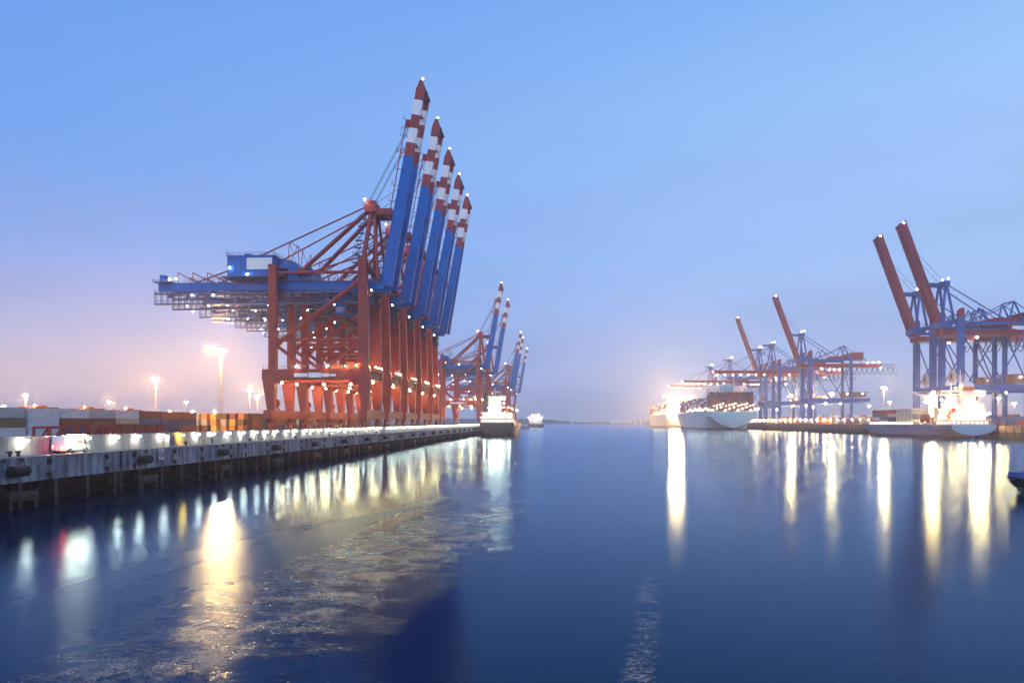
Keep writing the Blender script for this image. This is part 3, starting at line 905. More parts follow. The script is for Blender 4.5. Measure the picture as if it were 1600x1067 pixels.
    for y in (4.6, 13.4):
        mb = MB()
        for a, b, c in cuts:
            wd = 1.9 if c == 'blue' else 1.75
            ht = 4.3 if c == 'blue' else 3.0
            if c == 'blue':
                p, q = B0 + d * a, B0 + d * b
                k = Vector((0, 1, 0)) * wd / 2
                n0, n1 = nrm * ht / 2, nrm * 3.2 / 2
                p.y = q.y = y
                mb.hexa([p - k - n0, p + k - n0, p + k + n0, p - k + n0, q - k - n1, q + k - n1, q + k + n1, q - k + n1], 0)
            else:
                p, q = B0 + d * a, B0 + d * b; p.y = q.y = y
                mb.beam(p, q, wd, ht, mid[c], up=nrm)
        q = B0 + d * Lb; q.y = y
        k = Vector((0, 1, 0)) * .7; n1 = nrm * 1.4
        tip = q + d * 3.2
        mb.hexa([q - k - n1, q + k - n1, q + k + n1 * .9, q - k + n1 * .9, tip - k * .5 - n1 * .6, tip + k * .5 - n1 * .6, tip + k * .5 + n1 * .2, tip - k * .5 + n1 * .2], 1)
        mb.build('boom_girder', mats, R)
    mb = MB()
    for f in (.06, .3, .5): 
        c = B0 + d * (Lb * f); mb.beam((c.x, 5.5, c.z), (c.x, 12.5, c.z), 1.0, 1.0, up=nrm)
    mb.build('boom_tie', M['blue'], R)
    mb = MB()
    for f in (.75, .9):
        c = B0 + d * (Lb * f); mb.beam((c.x, 5.5, c.z), (c.x, 12.5, c.z), .8, .8, up=nrm)
    c = B0 + d * (Lb - .5); mb.beam((c.x, 5.4, c.z), (c.x, 12.6, c.z), 1.8, 1.8, up=nrm)
    mb.beam((c.x + .6, 4.6, c.z + 2.4), (c.x + 2.4, 9, c.z - 2), .6, .8); mb.beam((c.x + .6, 13.4, c.z + 2.4), (c.x + 2.4, 9, c.z - 2), .6, .8)
    mb.build('boom_tie', M['red'], R)
    for y in (3.4, 14.6):
        mb = MB()
        off = -nrm * 2.9
        p = B0 + d * 12 + off; q = B0 + d * (Lb - 12) + off; p.y = q.y = y
        mb.beam(p, q, .3, .3)
        for i in range(9):
            c = p.lerp(q, i / 8); c2 = c + nrm * 1.4
            mb.beam(c, c2, .2, .2)
            mb.beam(c, c - nrm * 1.1 + d * .2, .16, .16); mb.beam(c - nrm * 1.1, c - nrm * 1.1 + d * 1.6, .14, .14)
        mb.build('forestay_link', M['red'], R)
    mb = MB()
    for y in (5.4, 12.6):
        c = B0 + d * (Lb - 13) - nrm * 1.9
        mb.box(c.x - 1.2, c.x + .3, y - .9, y + .9, c.z - .6, c.z + 1.4)
        mb.rail([(c.x - 2.6, y - 1.2, c.z - 2.0), (c.x + .2, y - 1.2, c.z - 2.0)], 1.2, 1.2, .07); mb.rail([(c.x - 4.6, y - 1.2, c.z - 10.0), (c.x - 1.6, y - 1.2, c.z - 10.0)], 1.2, 1.2, .07)
    mb.build('sheave_bracket', M['red'], R)
    mb = MB()
    c = B0 + d * (Lb - 12.5) - nrm * 1.9
    for y in (5.4, 6.6, 11.4, 12.6):
        mb.tube((-.4, y, 83.2), (c.x, y, c.z), .09, 4)
    c2 = B0 + d * (Lb - 36) - nrm * 1.9
    for y in (5.4, 12.6): mb.tube((2, y, 82.2), (c2.x, y, c2.z), .09, 4)
    mb.build('hoist_rope', M['dark'], R)
    # trolley with operator's cabin
    mb = MB(); mb.box(-14, -5.5, 4, 14, 49.4, 51.3); mb.box(-13, -7, 5, 13, 48.0, 49.4); mb.build('trolley', M['blue'], R)
    mb = MB(); mb.box(-11.5, -8.5, 1.9, 4.6, 42.4, 45.4); mb.box(-11.8, -8.2, 1.7, 4.8, 45.4, 45.7); mb.beam((-10, 3.2, 45.7), (-10, 3.6, 49.4), .5, .5); cb = mb.build('cabin', M['blue'], R)
    mb = MB(); mb.box(-11.2, -8.8, 1.84, 1.89, 43.2, 44.9); mb.box(-8.49, -8.44, 2.2, 4.3, 42.8, 44.9); mb.build('window', M['grey'], cb)
    mb = MB(); mb.box(-12, -9, 3, 15, 40.6, 41.0); mb.build('spreader', M['dark'], R)
    # rails, sign boards and plant on the portal beam
    mb = MB()
    for y in (-1.0, G + 1.0): mb.rail([(-36.5, y, 22.7), (1.2, y, 22.7)], 1.2, 2.4, .06)
    mb.box(1.2, 2.6, 1.5, G - 1.5, 21.9, 22.05); mb.rail([(2.5, 1.5, 22.05), (2.5, G - 1.5, 22.05)], 1.2, 1.6, .07); mb.rail([(-.9, 1.5, 22.05), (-.9, G - 1.5, 22.05)], 1.2, 1.6, .07)
    mb.build('portal_rail', M['grey'], R)
    for x0, x1, z0, z1 in ((-25.4, -20.5, 19.9, 21.2), (-20.2, -15.6, 19.7, 21.4), (-15.4, -12.8, 19.9, 21.1), (-12.5, -10.4, 20.1, 20.9)):
        mb = MB(); mb.box(x0, x1, -1.24, -1.17, z0, z1); mb.build('sign_board', M['white'], R)
    mb = MB(); mb.box(-8.5, -5.5, 4, 9, 22.9, 25.6); mb.box(-12.8, -9.6, 1.6, 4, 22.9, 24.6); mb.build('electrical_house', M['orange'], R)
    mb = MB(); mb.tube((-35.2, 6.5, 11), (-35.2, 8, 11), 1.5, 20); mb.tube((-35.2, 6.2, 11), (-35.2, 8.3, 11), .5, 10); mb.beam((-35.2, 7.2, 11), (-33.9, 7.2, 8.2), .5, .5); mb.build('cable_reel', M['red'], R)
    # lamps
    def lamp(pts, mat, nm='floodlight', r=.28):
        for p in pts:
            mb = MB(); mb.octa(p, r, 0); mb.box(p[0] - r * .8, p[0] + r * .8, p[1] - r * .8, p[1] + r * .8, p[2] + r * 1.02, p[2] + r * 1.5, 1); mb.build(nm, [mat, M['dark']], R)
    lamp([(x, 2.4, 45.8) for x in (-66, -58, -51, -36, -12)] + [(x, 14.8, 45.8) for x in (-70, -46, -26)], M['l_flood'], r=.21)
    lamp([(-72.5, 2.2, 55.4), (-70, 2.2, 55.6), (-64, 2.0, 49.6), (-56, 2.0, 49.6), (-49.5, .6, 59.0), (-43, .5, 56.6)], M['l_flood'], r=.33)
    lamp([(-32, 19.2, 57.3), (-20, 18.3, 55.6)], M['l_warm'], r=.3)
    lamp([(-24.5, -1.5, 23.6), (-13.5, -1.5, 23.6), (-7, -1.5, 23.6), (-3, -1.5, 24)], M['l_warm'], r=.20)
    lamp([(-28, 9, 17.8), (-18, 9, 17.8), (-8, 9, 17.8), (-33.6, 9, 18.4), (0.2, 9, 18.4)], M['l_warm'], r=.42)
    lamp([(2.4, 4, 23.6), (2.4, 8.5, 23.6), (2.4, 13, 23.6)], M['l_warm'], r=.20)
    lamp([(2.0, -.6, 50.3)], M['l_flood'], r=.3)
    c = B0 + d * (Lb + 3.6)
    lamp([(c.x, 4.6, c.z), (-1.6, 4.2, 83.6)], M['l_obst'], 'obstruction_lamp', r=.42)
    return R
cr = make_crane()
S0 = 252.5
left_cr = [S0, S0 * 1.132, S0 * 1.262, S0 * 1.394, S0 * 1.527, 632, 722, 985, 1050, 1205]
dsc = ['big red gantry crane with blue girder, first and tallest of the five with raised booms', 'red gantry crane with raised boom, second in the close row of five', 'red gantry crane with raised boom, third in the close row of five', 'red gantry crane with raised boom, fourth in the close row of five', 'red gantry crane with raised boom, last in the close row of five',
       'red gantry crane standing behind the moored green-hulled ship, taller of two', 'red gantry crane standing behind the moored green-hulled ship, lower of two', 'hazy red gantry crane beyond the green-hulled ship, first of three small ones', 'hazy red gantry crane beyond the green-hulled ship, second of three small ones', 'hazy red gantry crane beyond the green-hulled ship, last of three small ones']
for i, s in enumerate(left_cr):
    o = cr if i == 0 else copy_tree(cr)
    o.location = P(s, 66.5, HQ + .006); o.rotation_euler = (0, 0, -A)
    tag(o, dsc[i], 'crane', 'red and blue gantry cranes along the quay')

# ------------------------------------------------------------------ blue and red gantry cranes (opposite quay)
def make_hcrane(boom_up=True):
    """local x: inland (0 = waterside rail), y: along the quay, z up from the quay level"""
    R = empty('gantry_crane')
    G = 24.0
    HZ = HR
    def zz(v): return v - HZ
    for y in (0, G):
        mb = MB(); mb.box(-2.0, 2.0, y - 1.4, y + 1.4, 4, zz(80.4)); mb.build('leg', M['hblue'], R)
        mb = MB(); mb.taper(-1.9, 1.9, y - 1.3, y + 1.3, zz(80.4), -1.9, 1.9, y - 1.3, y + 1.3, zz(84.6)); mb.taper(-1.9, 1.9, y - 1.3, y + 1.3, zz(84.6), -.2, 1.9, y - 1.3, y + 1.3, zz(86.4)); mb.build('leg_cap', M['hred'], R)
        mb = MB(); mb.box(41.6, 44.0, y - 1.2, y + 1.2, 4, zz(80.5)); mb.build('leg', M['hblue'], R)
        mb = MB(); mb.box(2.0, 41.6, y - .9, y + .9, zz(75.2), zz(77.2)); mb.build('top_beam', M['hblue'], R)
        mb = MB(); mb.box(2.0, 62, y - 1.0, y + 1.0, zz(30.8), zz(35.2)); mb.build('portal_beam', M['hblue'], R)
        for p, q in ((((2, zz(68)), (20, zz(35.4))), ((41.5, zz(68)), (23, zz(35.4)))) if y == 0 else (((2, zz(38)), (20, zz(68.5))), ((41.5, zz(38)), (23, zz(68.5))))):
            mb = MB(); mb.tube((p[0], y, p[1]), (q[0], y, q[1]), .5, 8); mb.build('brace', M['hblue'], R)
    for x in (0, 42.8):
        mb = MB(); mb.box(x - 1.3, x + 1.3, -5, G + 5, 3.4, 6.2); mb.build('sill_beam', M['hblue'], R)
        mb = MB(); mb.box(x - 1.2, x + 1.2, 1.4, G - 1.4, zz(31), zz(35)); mb.build('cross_beam', M['hblue'], R)
        mb = MB(); mb.box(x - 1.1, x + 1.1, 1.4, G - 1.4, zz(77), zz(80)); mb.build('cross_beam', M['hblue'], R)
        mb = MB(); mb.tube((x, 1.3, zz(38)), (x, G - 1.3, zz(70)), .5, 8); mb.build('brace', M['hblue'], R)
        for yc in (-1.5, G + 1.5):
            mb = MB()
            mb.box(x - .6, x + .6, yc - 3.8, yc + 3.8, 1.6, 3.38)
            for k in range(6): mb.tube((x - .4, yc - 3.3 + k * 1.32, .55), (x + .4, yc - 3.3 + k * 1.32, .55), .54, 10, 1)
            mb.build('bogie', [M['hblue'], M['dark']], R)
    # girders
    for y in (8.2, 15.8):
        mb = MB(); mb.box(-8.2, 77, y - 1.2, y + 1.2, zz(69.0), zz(72.6)); mb.build('girder', M['hred'], R)
        mb = MB()
        for z in (69, 72.4): mb.beam((77, y, zz(z)), (94, y, zz(z - .4)), .4, .4)
        for i in range(6): mb.beam((77 + i * 3.4, y, zz(69)), (77 + i * 3.4, y, zz(72.2)), .22, .22); mb.beam((77 + i * 3.4, y, zz(69)), (min(94, 80.4 + i * 3.4), y, zz(72)), .2, .2)
        mb.build('back_lattice', M['grey'], R)
    for x in (-6, 10, 30, 50, 74):
        mb = MB(); mb.box(x - .7, x + .7, 9.4, 14.6, zz(69), zz(72.4)); mb.build('girder_tie', M['hred'], R)
    mb = MB()
    for y in (6.6, 17.4):
        mb.box(-7, 80, y - .35, y + .35, zz(68.2), zz(68.35)); mb.rail([(-7, y, zz(68.35)), (80, y, zz(68.35))], 1.1, 3.5, .06)
    mb.build('walkway', M['grey'], R)
    # hinge block
    mb = MB(); mb.box(-11, -1.9, 6.4, 17.6, zz(74.2), zz(78.6)); mb.rail([(-10, 6.5, zz(78.6)), (-2, 6.5, zz(78.6))], 3.2, 1.6, .08); mb.build('hinge_frame', M['hblue'], R)
    # apex frames
    for y in (5.5, 18.5):
        s = 1 if y < 10 else -1
        mb = MB(); mb.beam((-9.0, y, zz(78)), (-5.9, y + 2 * s, zz(104)), 1.2, 1.3); mb.beam((-1.6, y, zz(80)), (-5.2, y + 2 * s, zz(104)), 1.2, 1.3)
        mb.build('apex_post', M['hblue'], R)
        mb = MB(); mb.beam((-5.5, y + 2 * s, zz(104)), (24.2, y, zz(84.2)), .7, .7); mb.beam((24.2, y, zz(84.2)), (36, y, zz(77.2)), .7, .7); mb.beam((24.2, y, zz(84.2)), (38, y, zz(91.4)), .6, .6); mb.beam((6, y, zz(77)), (24.2, y, zz(84.2)), .6, .6); mb.build('back_stay', M['hblue'], R)
        mb = MB(); mb.beam((34.4, y, zz(77.2)), (37.8, y, zz(91.6)), .8, .9); mb.beam((44.0, y, zz(78)), (37.8, y, zz(91.6)), .8, .9); mb.beam((38.4, y, zz(91)), (63.4, y, zz(73)), .5, .5); mb.build('rear_frame', M['hblue'], R)
        mb = MB(); mb.beam((20.6, y, zz(77)), (15, y, zz(87.6)), .7, .7); mb.beam((9.5, y, zz(77)), (15, y, zz(87.6)), .7, .7); mb.build('middle_frame', M['hblue'], R)
    mb = MB(); mb.box(-7.6, -3.4, 6.6, 17.4, zz(103.2), zz(106.2)); mb.box(-4.6, -2.6, 10, 14, zz(105.4), zz(107.4)); mb.beam((-6, 8.2, zz(103.6)), (-16.4, 8.2, zz(104.4)), 1.2, 1.5); mb.beam((-6, 15.8, zz(103.6)), (-16.4, 15.8, zz(104.4)), 1.2, 1.5); mb.build('apex_head', M['hblue'], R)
    mb = MB(); mb.box(37.4, 38.2, 5.5, 18.5, zz(91), zz(92)); mb.build('rear_tie', M['hblue'], R)
    # machinery house, red
    mb = MB(); mb.taper(44.5, 57, 3, 21, zz(77.6), 42, 57, 3, 21, zz(83.2)); mb.taper(42, 57, 3, 21, zz(83.2), 46, 56, 3.5, 20.5, zz(84.6)); mb.box(24, 44, 4, 20, zz(77.3), zz(80.4)); mb.box(24, 60, 2.6, 21.4, zz(76.9), zz(77.25)); mb.build('machinery_house', M['hred'], R)
    # festoon loops
    mb = MB()
    x = 24.0
    while x < 92:
        pts = []
        for k in range(9):
            u = k / 8; pts.append((x + 5.4 * u, 5.9, zz(68.2) - 7.4 * (1 - (2 * u - 1) ** 2) ** .8))
        mb.path(pts, .30, 5)
        x += 5.4
    mb.build('festoon_cable', M['dark'], R)
    # plant house on the portal extension, cable reel
    mb = MB(); mb.box(34, 58, -1, 8, zz(36.0), zz(41.4)); mb.box(33, 61, -1.4, 8.6, zz(41.4), zz(42)); eh = mb.build('electrical_house', M['plant'], R)
    mb = MB(); mb.rail([(33, -1.3, zz(35.3)), (62, -1.3, zz(35.3))], 1.2, 2.4, .08); mb.build('portal_rail', M['grey'], R)
    mb = MB(); mb.tube((-1.4, 9, zz(41)), (-.2, 9, zz(41)), 4.3, 24); mb.tube((-1.9, 9, zz(41)), (.3, 9, zz(41)), 1.1, 12, 1)
    for i in range(10):
        a = i * math.pi / 5; mb.beam((-1.5, 9, zz(41)), (-1.5, 9 + 4.1 * math.cos(a), zz(41) + 4.1 * math.sin(a)), .2, .2, 1)
    mb.beam((-.8, 9, zz(35)), (-.8, 9, zz(41)), .9, .9)
    mb.build('cable_reel', [M['pole'], M['dark']], R)
    mb = MB(); mb.box(6, 13, 6.8, 17.2, zz(65.6), zz(68.1)); mb.build('trolley', M['hred'], R)
    mb = MB(); mb.box(8, 11, 5, 7.5, zz(61.5), zz(65.5)); mb.build('cabin', M['white'], R)
    # boom
    if boom_up: b0, b1 = Vector((-7.6, 0, zz(73))), Vector((-33.0, 0, zz(144.5)))
    else: b0, b1 = Vector((-8.3, 0, zz(71.2))), Vector((-76, 0, zz(71.8)))
    d = (b1 - b0).normalized(); nrm = Vector((0, 1, 0)).cross(d)
    for y in (8.4, 15.6):
        mb = MB(); p, q = b0.copy(), b1.copy(); p.y = q.y = y
        mb.beam(p, q, 2.0, 3.6, 0, up=nrm)
        for e in (-1, 1): mb.beam(q, q + d * 2.2 + nrm * .0, .5, 1.4, 0, up=nrm); mb.beam(q + nrm * e * 1.3, q + nrm * e * 1.3 + d * (3.2 if e > 0 else 2.0), 2.0, 1.2, 0, up=nrm)
        mb.build('boom_girder', M['hred'], R)
    mb = MB()
    for f in (.03, .25, .5, .75, .985):
        c = b0.lerp(b1, f); mb.beam((c.x, 9.5, c.z), (c.x, 14.5, c.z), 1.6, 1.6, up=nrm)
    mb.build('boom_tie', M['hred'], R)
    mb = MB()
    if boom_up:
        c = b0.lerp(b1, .76)
        for y in (9, 15): mb.tube((-5.5, y, zz(105)), (c.x + 1.5, y, c.z), .12, 5)
        mb.build('hoist_rope', M['dark'], R)
    else:
        for y in (8.4, 15.6):
            for f, r in ((.45, .3), (.9, .3)):
                c = b0.lerp(b1, f); mb.tube((-5.5, y, zz(104)), (c.x, y, c.z + 2), r, 6)
        mb.build('forestay', M['hblue'], R)
    def lamp(pts, mat, r, nm='floodlight'):
        for p in pts:
            mb = MB(); mb.octa(p, r, 0); mb.box(p[0] - r * .8, p[0] + r * .8, p[1] - r * .8, p[1] + r * .8, p[2] + r * 1.02, p[2] + r * 1.5, 1); mb.build(nm, [mat, M['dark']], R)
    tip = b1 + d * 2
    lamp([(tip.x, 7.6, tip.z), (-3.2, 9, zz(108.2)), (-4, 15, zz(108.2))], M['l_obst'], .6, 'obstruction_lamp')
    lamp([(62, 5.6, zz(73.6)), (68, 5.6, zz(73.6)), (74, 5.6, zz(73.6)), (76, 5.6, zz(67.6)), (14, 5.6, zz(67.4)), (3, 5.6, zz(67.4))], M['l_flood'], .75)
    lamp([(38, -1.8, zz(40)), (54, -1.8, zz(40))], M['l_flood'], .55)
    lamp([(4, 11, zz(30)), (20, 11, zz(30)), (36, 11, zz(30))], M['l_warm'], .6)
    if not boom_up: lamp([(-16 - i * 9.5, 7.0, zz(68)) for i in range(7)], M['l_deck'], .55)
    return R
hu = make_hcrane(True)
hd = make_hcrane(False)
right = [(507, 'u', 'blue gantry crane with raised red boom behind the feeder ship, tallest on that side'),
         (543, 'u', 'blue gantry crane with raised red boom and cable reel, second behind the feeder ship'),
         (797, 'u', 'blue gantry crane with raised red boom in the middle of the opposite quay'),
         (962, 'u', 'hazy blue crane with raised red boom beside the big container ship'),
         (905, 'd', 'blue gantry crane with lowered red boom beside the big container ship'),
         (1120, 'd', 'hazy crane with lowered red boom reaching over the big container ship'),
         (1260, 'd', 'hazy crane with lowered boom above the glaring pale ship')]
fu = fd = True
for s, k, lab in right:
    src = hu if k == 'u' else hd
    if k == 'u' and fu: o = src; fu = False
    elif k == 'd' and fd: o = src; fd = False
    else: o = copy_tree(src)
    o.location = P(s, -272, HR + .006); o.rotation_euler = (0, 0, -A)
    tag(o, lab, 'crane', 'blue and red gantry cranes on the opposite quay')

# ------------------------------------------------------------------ ships
def hull(L, B, Dk, rake, counter, boot, mats, levels=None):
    """local: y 0 stern .. L bow, x across, z from the water. mats: hull, boot, deck"""
    zs = [-1.2, boot, Dk * .3, Dk * .5, Dk * .72, Dk]
    sh = 24
    mb = MB()
    fr = [0, .015, .04, .08, .13, .2, .35, .5, .65, .76, .83, .88, .92, .95, .975, .99, 1.0]
    rows = []
    for f in fr:
        row = []
        for z in zs:
            u = max(0, min(1, (z + 1.2) / (Dk + 1.2)))
            # stern: full at the deck, cut away under the counter
            w0 = B / 2 * max(.02, min(1, max(0, (u - counter)) / (.72 - counter)) ** .42) if u > counter else B / 2 * .02
            sblend = min(1, f / .16); sblend = sblend * sblend * (3 - 2 * sblend)
            wst = w0 * (1 - sblend) + B / 2 * sblend
            yend = L - rake * (1 - u)
            y = f * yend
            b0 = .74 + .10 * u
            wbow = 1 if f < b0 else max(0, 1 - ((f - b0) / (1 - b0)) ** (1.7 + 1.2 * u))
            zz = z + (Dk * .22 * max(0, (f - .82) / .18) ** 1.3 if z == Dk else (Dk * .12 * max(0, (f - .82) / .18) ** 1.3 if z > Dk * .6 else 0))
            row.append((wst * wbow, y, zz))
        rows.append(row)
    nz = len(zs)
    idx = {}
    for i, row in enumerate(rows):
        for k, (wd, y, z) in enumerate(row):
            idx[i, k, 1] = len(mb.v); mb.v.append((wd, y, z))
            idx[i, k, 0] = len(mb.v); mb.v.append((-wd, y, z))
    for i in range(len(rows) - 1):
        for k in range(nz - 1):
            mi = 1 if k == 0 else 0
            mb.f.append((idx[i, k, 1], idx[i + 1, k, 1], idx[i + 1, k + 1, 1], idx[i, k + 1, 1])); mb.m.append(mi)
            mb.f.append((idx[i, k, 0], idx[i, k + 1, 0], idx[i + 1, k + 1, 0], idx[i + 1, k, 0])); mb.m.append(mi)
        mb.f.append((idx[i, nz - 1, 0], idx[i, nz - 1, 1], idx[i + 1, nz - 1, 1], idx[i + 1, nz - 1, 0])); mb.m.append(2)
    for k in range(nz - 1):
        mb.f.append((idx[0, k, 0], idx[0, k, 1], idx[0, k + 1, 1], idx[0, k + 1, 0])); mb.m.append(1 if k == 0 else 3)
    return mb
M['hull_blue'] = paint('ship_hull_grey_blue', (.10, .13, .24), .45, .2, .1, (.07, .07, .10), .3)
M['hull_pale'] = paint('ship_hull_pale_blue', (.22, .45, .64), .45, .15, .05, (.2, .25, .3), .25)
M['hull_cream'] = paint('ship_hull_cream', (.55, .50, .44), .45, .15, .05, (.3, .25, .2), .25)
M['hull_green'] = paint('ship_hull_dark_green', (.035, .05, .048), .5, .25, .2, (.06, .05, .04), .3)
M['boot'] = paint('antifouling_red', (.10, .025, .02), .6, .3, .2, (.05, .03, .03), .4)
M['deck'] = paint('deck_paint', (.20, .10, .07), .7, .3, .3)

def decks(R, tiers, mat, win=True):
    """stacked deck houses: (x0,x1,y0,y1,z0,z1)"""
    for (x0, x1, y0, y1, z0, z1) in tiers:
        mb = MB(); mb.box(x0, x1, y0, y1, z0, z1 - .2); mb.box(x0 - .8, x1 + .8, y0 - 1.2, y1 + .6, z1 - .2, z1)
        mb.rail([(x0 - .7, y0 - 1.1, z1), (x1 + .7, y0 - 1.1, z1)], 1.0, 1.6, .06); mb.rail([(x0 - .7, y0 - 1.1, z1), (x0 - .7, y1 + .5, z1)], 1.0, 1.6, .06)
        o = mb.build('deckhouse', mat, R)
        if win:
            mb = MB()
            n = max(2, int((x1 - x0) / 2.6))
            for i in range(n):
                xc = x0 + (x1 - x0) * (i + .5) / n
                mb.box(xc - .45, xc + .45, y0 - .04, y0 - .003, z0 + .9, z0 + 1.8)
            n = max(2, int((y1 - y0) / 2.6))
            for i in range(n):
                yc = y0 + (y1 - y0) * (i + .5) / n
                mb.box(x0 - .04, x0 - .003, yc - .45, yc + .45, z0 + .9, z0 + 1.8)
            mb.build('window', M['l_win'], o)
def lamps(R, pts, mat, r, nm='floodlight'):
    for p in pts:
        mb = MB(); mb.octa(p, r); mb.box(p[0] - r * .7, p[0] + r * .7, p[1] - r * .7, p[1] + r * .7, p[2] + r * 1.03, p[2] + r * 1.5, 1); mb.build(nm, [mat, M['dark']], R)

def feeder_ship():
    SS, TT = 458, -253.5
    R = empty('container_ship', P(SS, TT, 0), -A)
    tag(R, 'grey-blue feeder container ship with glaring white superstructure at the quay', 'ship')
    hull(148, 26, 8.2, 16, .30, 1.6, None).build('hull', [M['hull_blue'], M['boot'], M['deck'], M['hull_pale']], R)
    W = M['white']
    tiers = [(-11, 11, 4, 22, 8.2, 11.2), (-10.5, 10.5, 6, 21, 11.2, 14.2), (-9.8, 9.8, 7, 20, 14.2, 17.2), (-8.6, 8.6, 8, 19, 17.2, 20.2), (-7.6, 7.6, 9, 18.5, 20.2, 23.2), (-6.8, 6.8, 10, 18, 23.2, 26.2)]
    decks(R, tiers, W)
    mb = MB(); mb.box(-13, 13, 12, 17.5, 26.4, 29.2); mb.box(-13.4, 13.4, 11.4, 18, 29.2, 29.5); br = mb.build('bridge', W, R)
    mb = MB(); mb.box(-12.5, 12.5, 11.93, 11.98, 27.5, 28.7); mb.build('window', M['dark'], br)
    mb = MB(); mb.box(-4, 2.5, 4.5, 9, 20, 33); mb.taper(-4, 2.5, 4.5, 9, 33, -3, 1.5, 5, 8.5, 34.6); fn = mb.build('funnel', W, R)
    mb = MB(); mb.box(-4.05, 2.55, 4.45, 9.05, 29, 31.5); mb.build('band', M['orange'], fn)
    mb = MB()
    mb.tube((0, 15, 29.5), (0, 15, 43), .5, 8, r2=.2); mb.beam((-3, 15, 36), (3, 15, 36), .3, .3); mb.beam((-2, 15, 39), (2, 15, 39), .25, .25); mb.box(-1.5, 1.5, 14.6, 15.4, 37.4, 37.9)
    mb.tube((5, 15, 29.5), (5, 15, 38), .25, 6); mb.tube((-6, 14, 29.5), (-6, 14, 35), .3, 6)
    mb.build('mast', W, R)
    # deck crane seen against the superstructure
    mb = MB(); mb.tube((-9.5, 31, 8.2), (-9.5, 31, 22), 1.5, 12); mb.box(-12, -7, 28.5, 33.5, 22, 27); mb.build('crane_pedestal', W, R)
    mb = MB(); mb.beam((-9.5, 33.5, 25), (-9.5, 55, 30), 1.2, 1.6); mb.beam((-9.5, 31, 29), (-9.5, 55, 30.5), .25, .25); mb.beam((-9.5, 31, 27), (-9.5, 31, 29.4), 1, 1); mb.build('crane_jib', W, R)
    mb = MB(); mb.tube((-11.2, 1, 17.5), (-11.2, 7, 13), 1.2, 10); mb.build('lifeboat', M['orange'], R)
    mb = MB(); mb.beam((-10, 0, 8.2), (-10, 2, 19), .4, .4); mb.beam((-12.4, 0, 8.2), (-12.4, 2, 19), .4, .4); mb.beam((-12.4, 2, 19), (-12.4, 8, 14.5), .4, .4); mb.beam((-10, 2, 19), (-10, 8, 14.5), .4, .4); mb.build('davit', W, R)
    # lashing bridges with cross braces
    for i, y in enumerate((50, 55.5, 61, 66.5, 72)):
        mb = MB()
        for x in (-12.3, -7.4, -2.5, 2.5, 7.4, 12.3):
            mb.beam((x, y, 8.2), (x, y, 19), .4, .4); mb.beam((x, y + 1.6, 8.2), (x, y + 1.6, 19), .3, .3)
        for z in (11, 13.8, 16.5, 19): mb.beam((-12.3, y, z), (12.3, y, z), .35, .35)
        if i < 4:
            for z in (8.6, 11, 13.8, 16.5):
                mb.beam((-12.3, y, z), (-12.3, y + 5.5, z + 2.6), .26, .26); mb.beam((-12.3, y, z + 2.6), (-12.3, y + 5.5, z), .26, .26)
            for z in (11, 13.8, 16.5, 19): mb.beam((-12.3, y, z), (-12.3, y + 5.5, z), .3, .3)
        mb.build('lashing_bridge', M['pole'], R)
    mb = MB(); mb.rail([(-12.7, 24, 8.2), (-12.7, 120, 8.2)], 1.1, 2.0, .07); mb.rail([(-12, 1, 8.2), (12, 1, 8.2)], 1.1, 2.0, .07); mb.build('bulwark_rail', W, R)
    mb = MB(); mb.tube((0, 138, 9.8), (0, 138, 19), .35, 8); mb.box(-3, 3, 128, 132, 8.4, 11); mb.build('foremast', W, R)
    mb = MB()
    for y in (27, 40): mb.box(-12.4, 12.4, y, y + 10, 8.2, 9.6)
    mb.build('hatch_cover', M['hull_blue'], R)
    lamps(R, [(-11.5, 3, 14), (-6, 5, 18), (2, 6.5, 24), (-9, 9.5, 27), (9, 9.5, 27), (0, 3.4, 19), (-4, 3, 12), (6, 3, 13), (11, 3.5, 15), (-13, 12, 24), (-13.2, 18, 20), (-13.2, 22, 14), (-5, 11, 31)], M['l_ship'], .55)
    lamps(R, [(-11, 27, 27.6), (-12.4, 27.6, 24), (-9.5, 27.8, 29), (-12.3, 33, 23)], M['l_ship'], .65)
    lamps(R, [(-10.5, 26.5, 28.5), (-12.5, 27, 22.5), (12, 11, 27), (2, 4, 21)], M['l_glare'], .45)
    lamps(R, [(-13.5, 50 + i * 5.2, 9.2) for i in range(13)], M['l_deck'], .30, 'deck_lamp')
    lamps(R, [(-9, 40, 9.3), (-9, 44, 10), (-6, 36, 10)], M['l_warm'], .5)
    # containers on deck: each its own thing
    grid = [['brown', 'navy', 'navy', 'olive', 'blue', 'brown'], ['blue', 'grey', 'beige', 'white', 'rust', 'white'], ['red', 'brown', 'olive', 'rust', 'orange', 'beige']]
    k = 0
    BAY = ['rear', 'second', 'third', 'front']
    TR4 = ['bottom', 'second', 'third', 'top']
    side = [['brown', 'navy', 'beige', 'red'], ['white', 'blue', 'olive', 'rust'], ['navy', 'grey', 'teal', 'brown'], ['brown', 'navy', 'grey', 'rust']]
    for bay, y in enumerate((75.2, 87.8, 100.4, 113.0)):
        for row in range(5):
            if bay == 3 and row in (0, 4): continue
            for tier in range(4 if bay < 3 else 2):
                if row > 1 and tier < 3 and bay < 3 and not (bay == 0): continue
                c = side[bay][tier] if row == (1 if bay == 3 else 0) else random.choice(['brown', 'navy', 'blue', 'red', 'white', 'rust', 'grey', 'teal', 'orange', 'olive'])
                container(c, P(SS + y, TT + 12.4 - row * 5.0, 8.3 + tier * 2.605), -A, '%s container on the feeder ship, %s tier, %s bay, %s row' % (c, TR4[tier], BAY[bay], ordn(row + 1)), 'containers on the feeder ship', False)
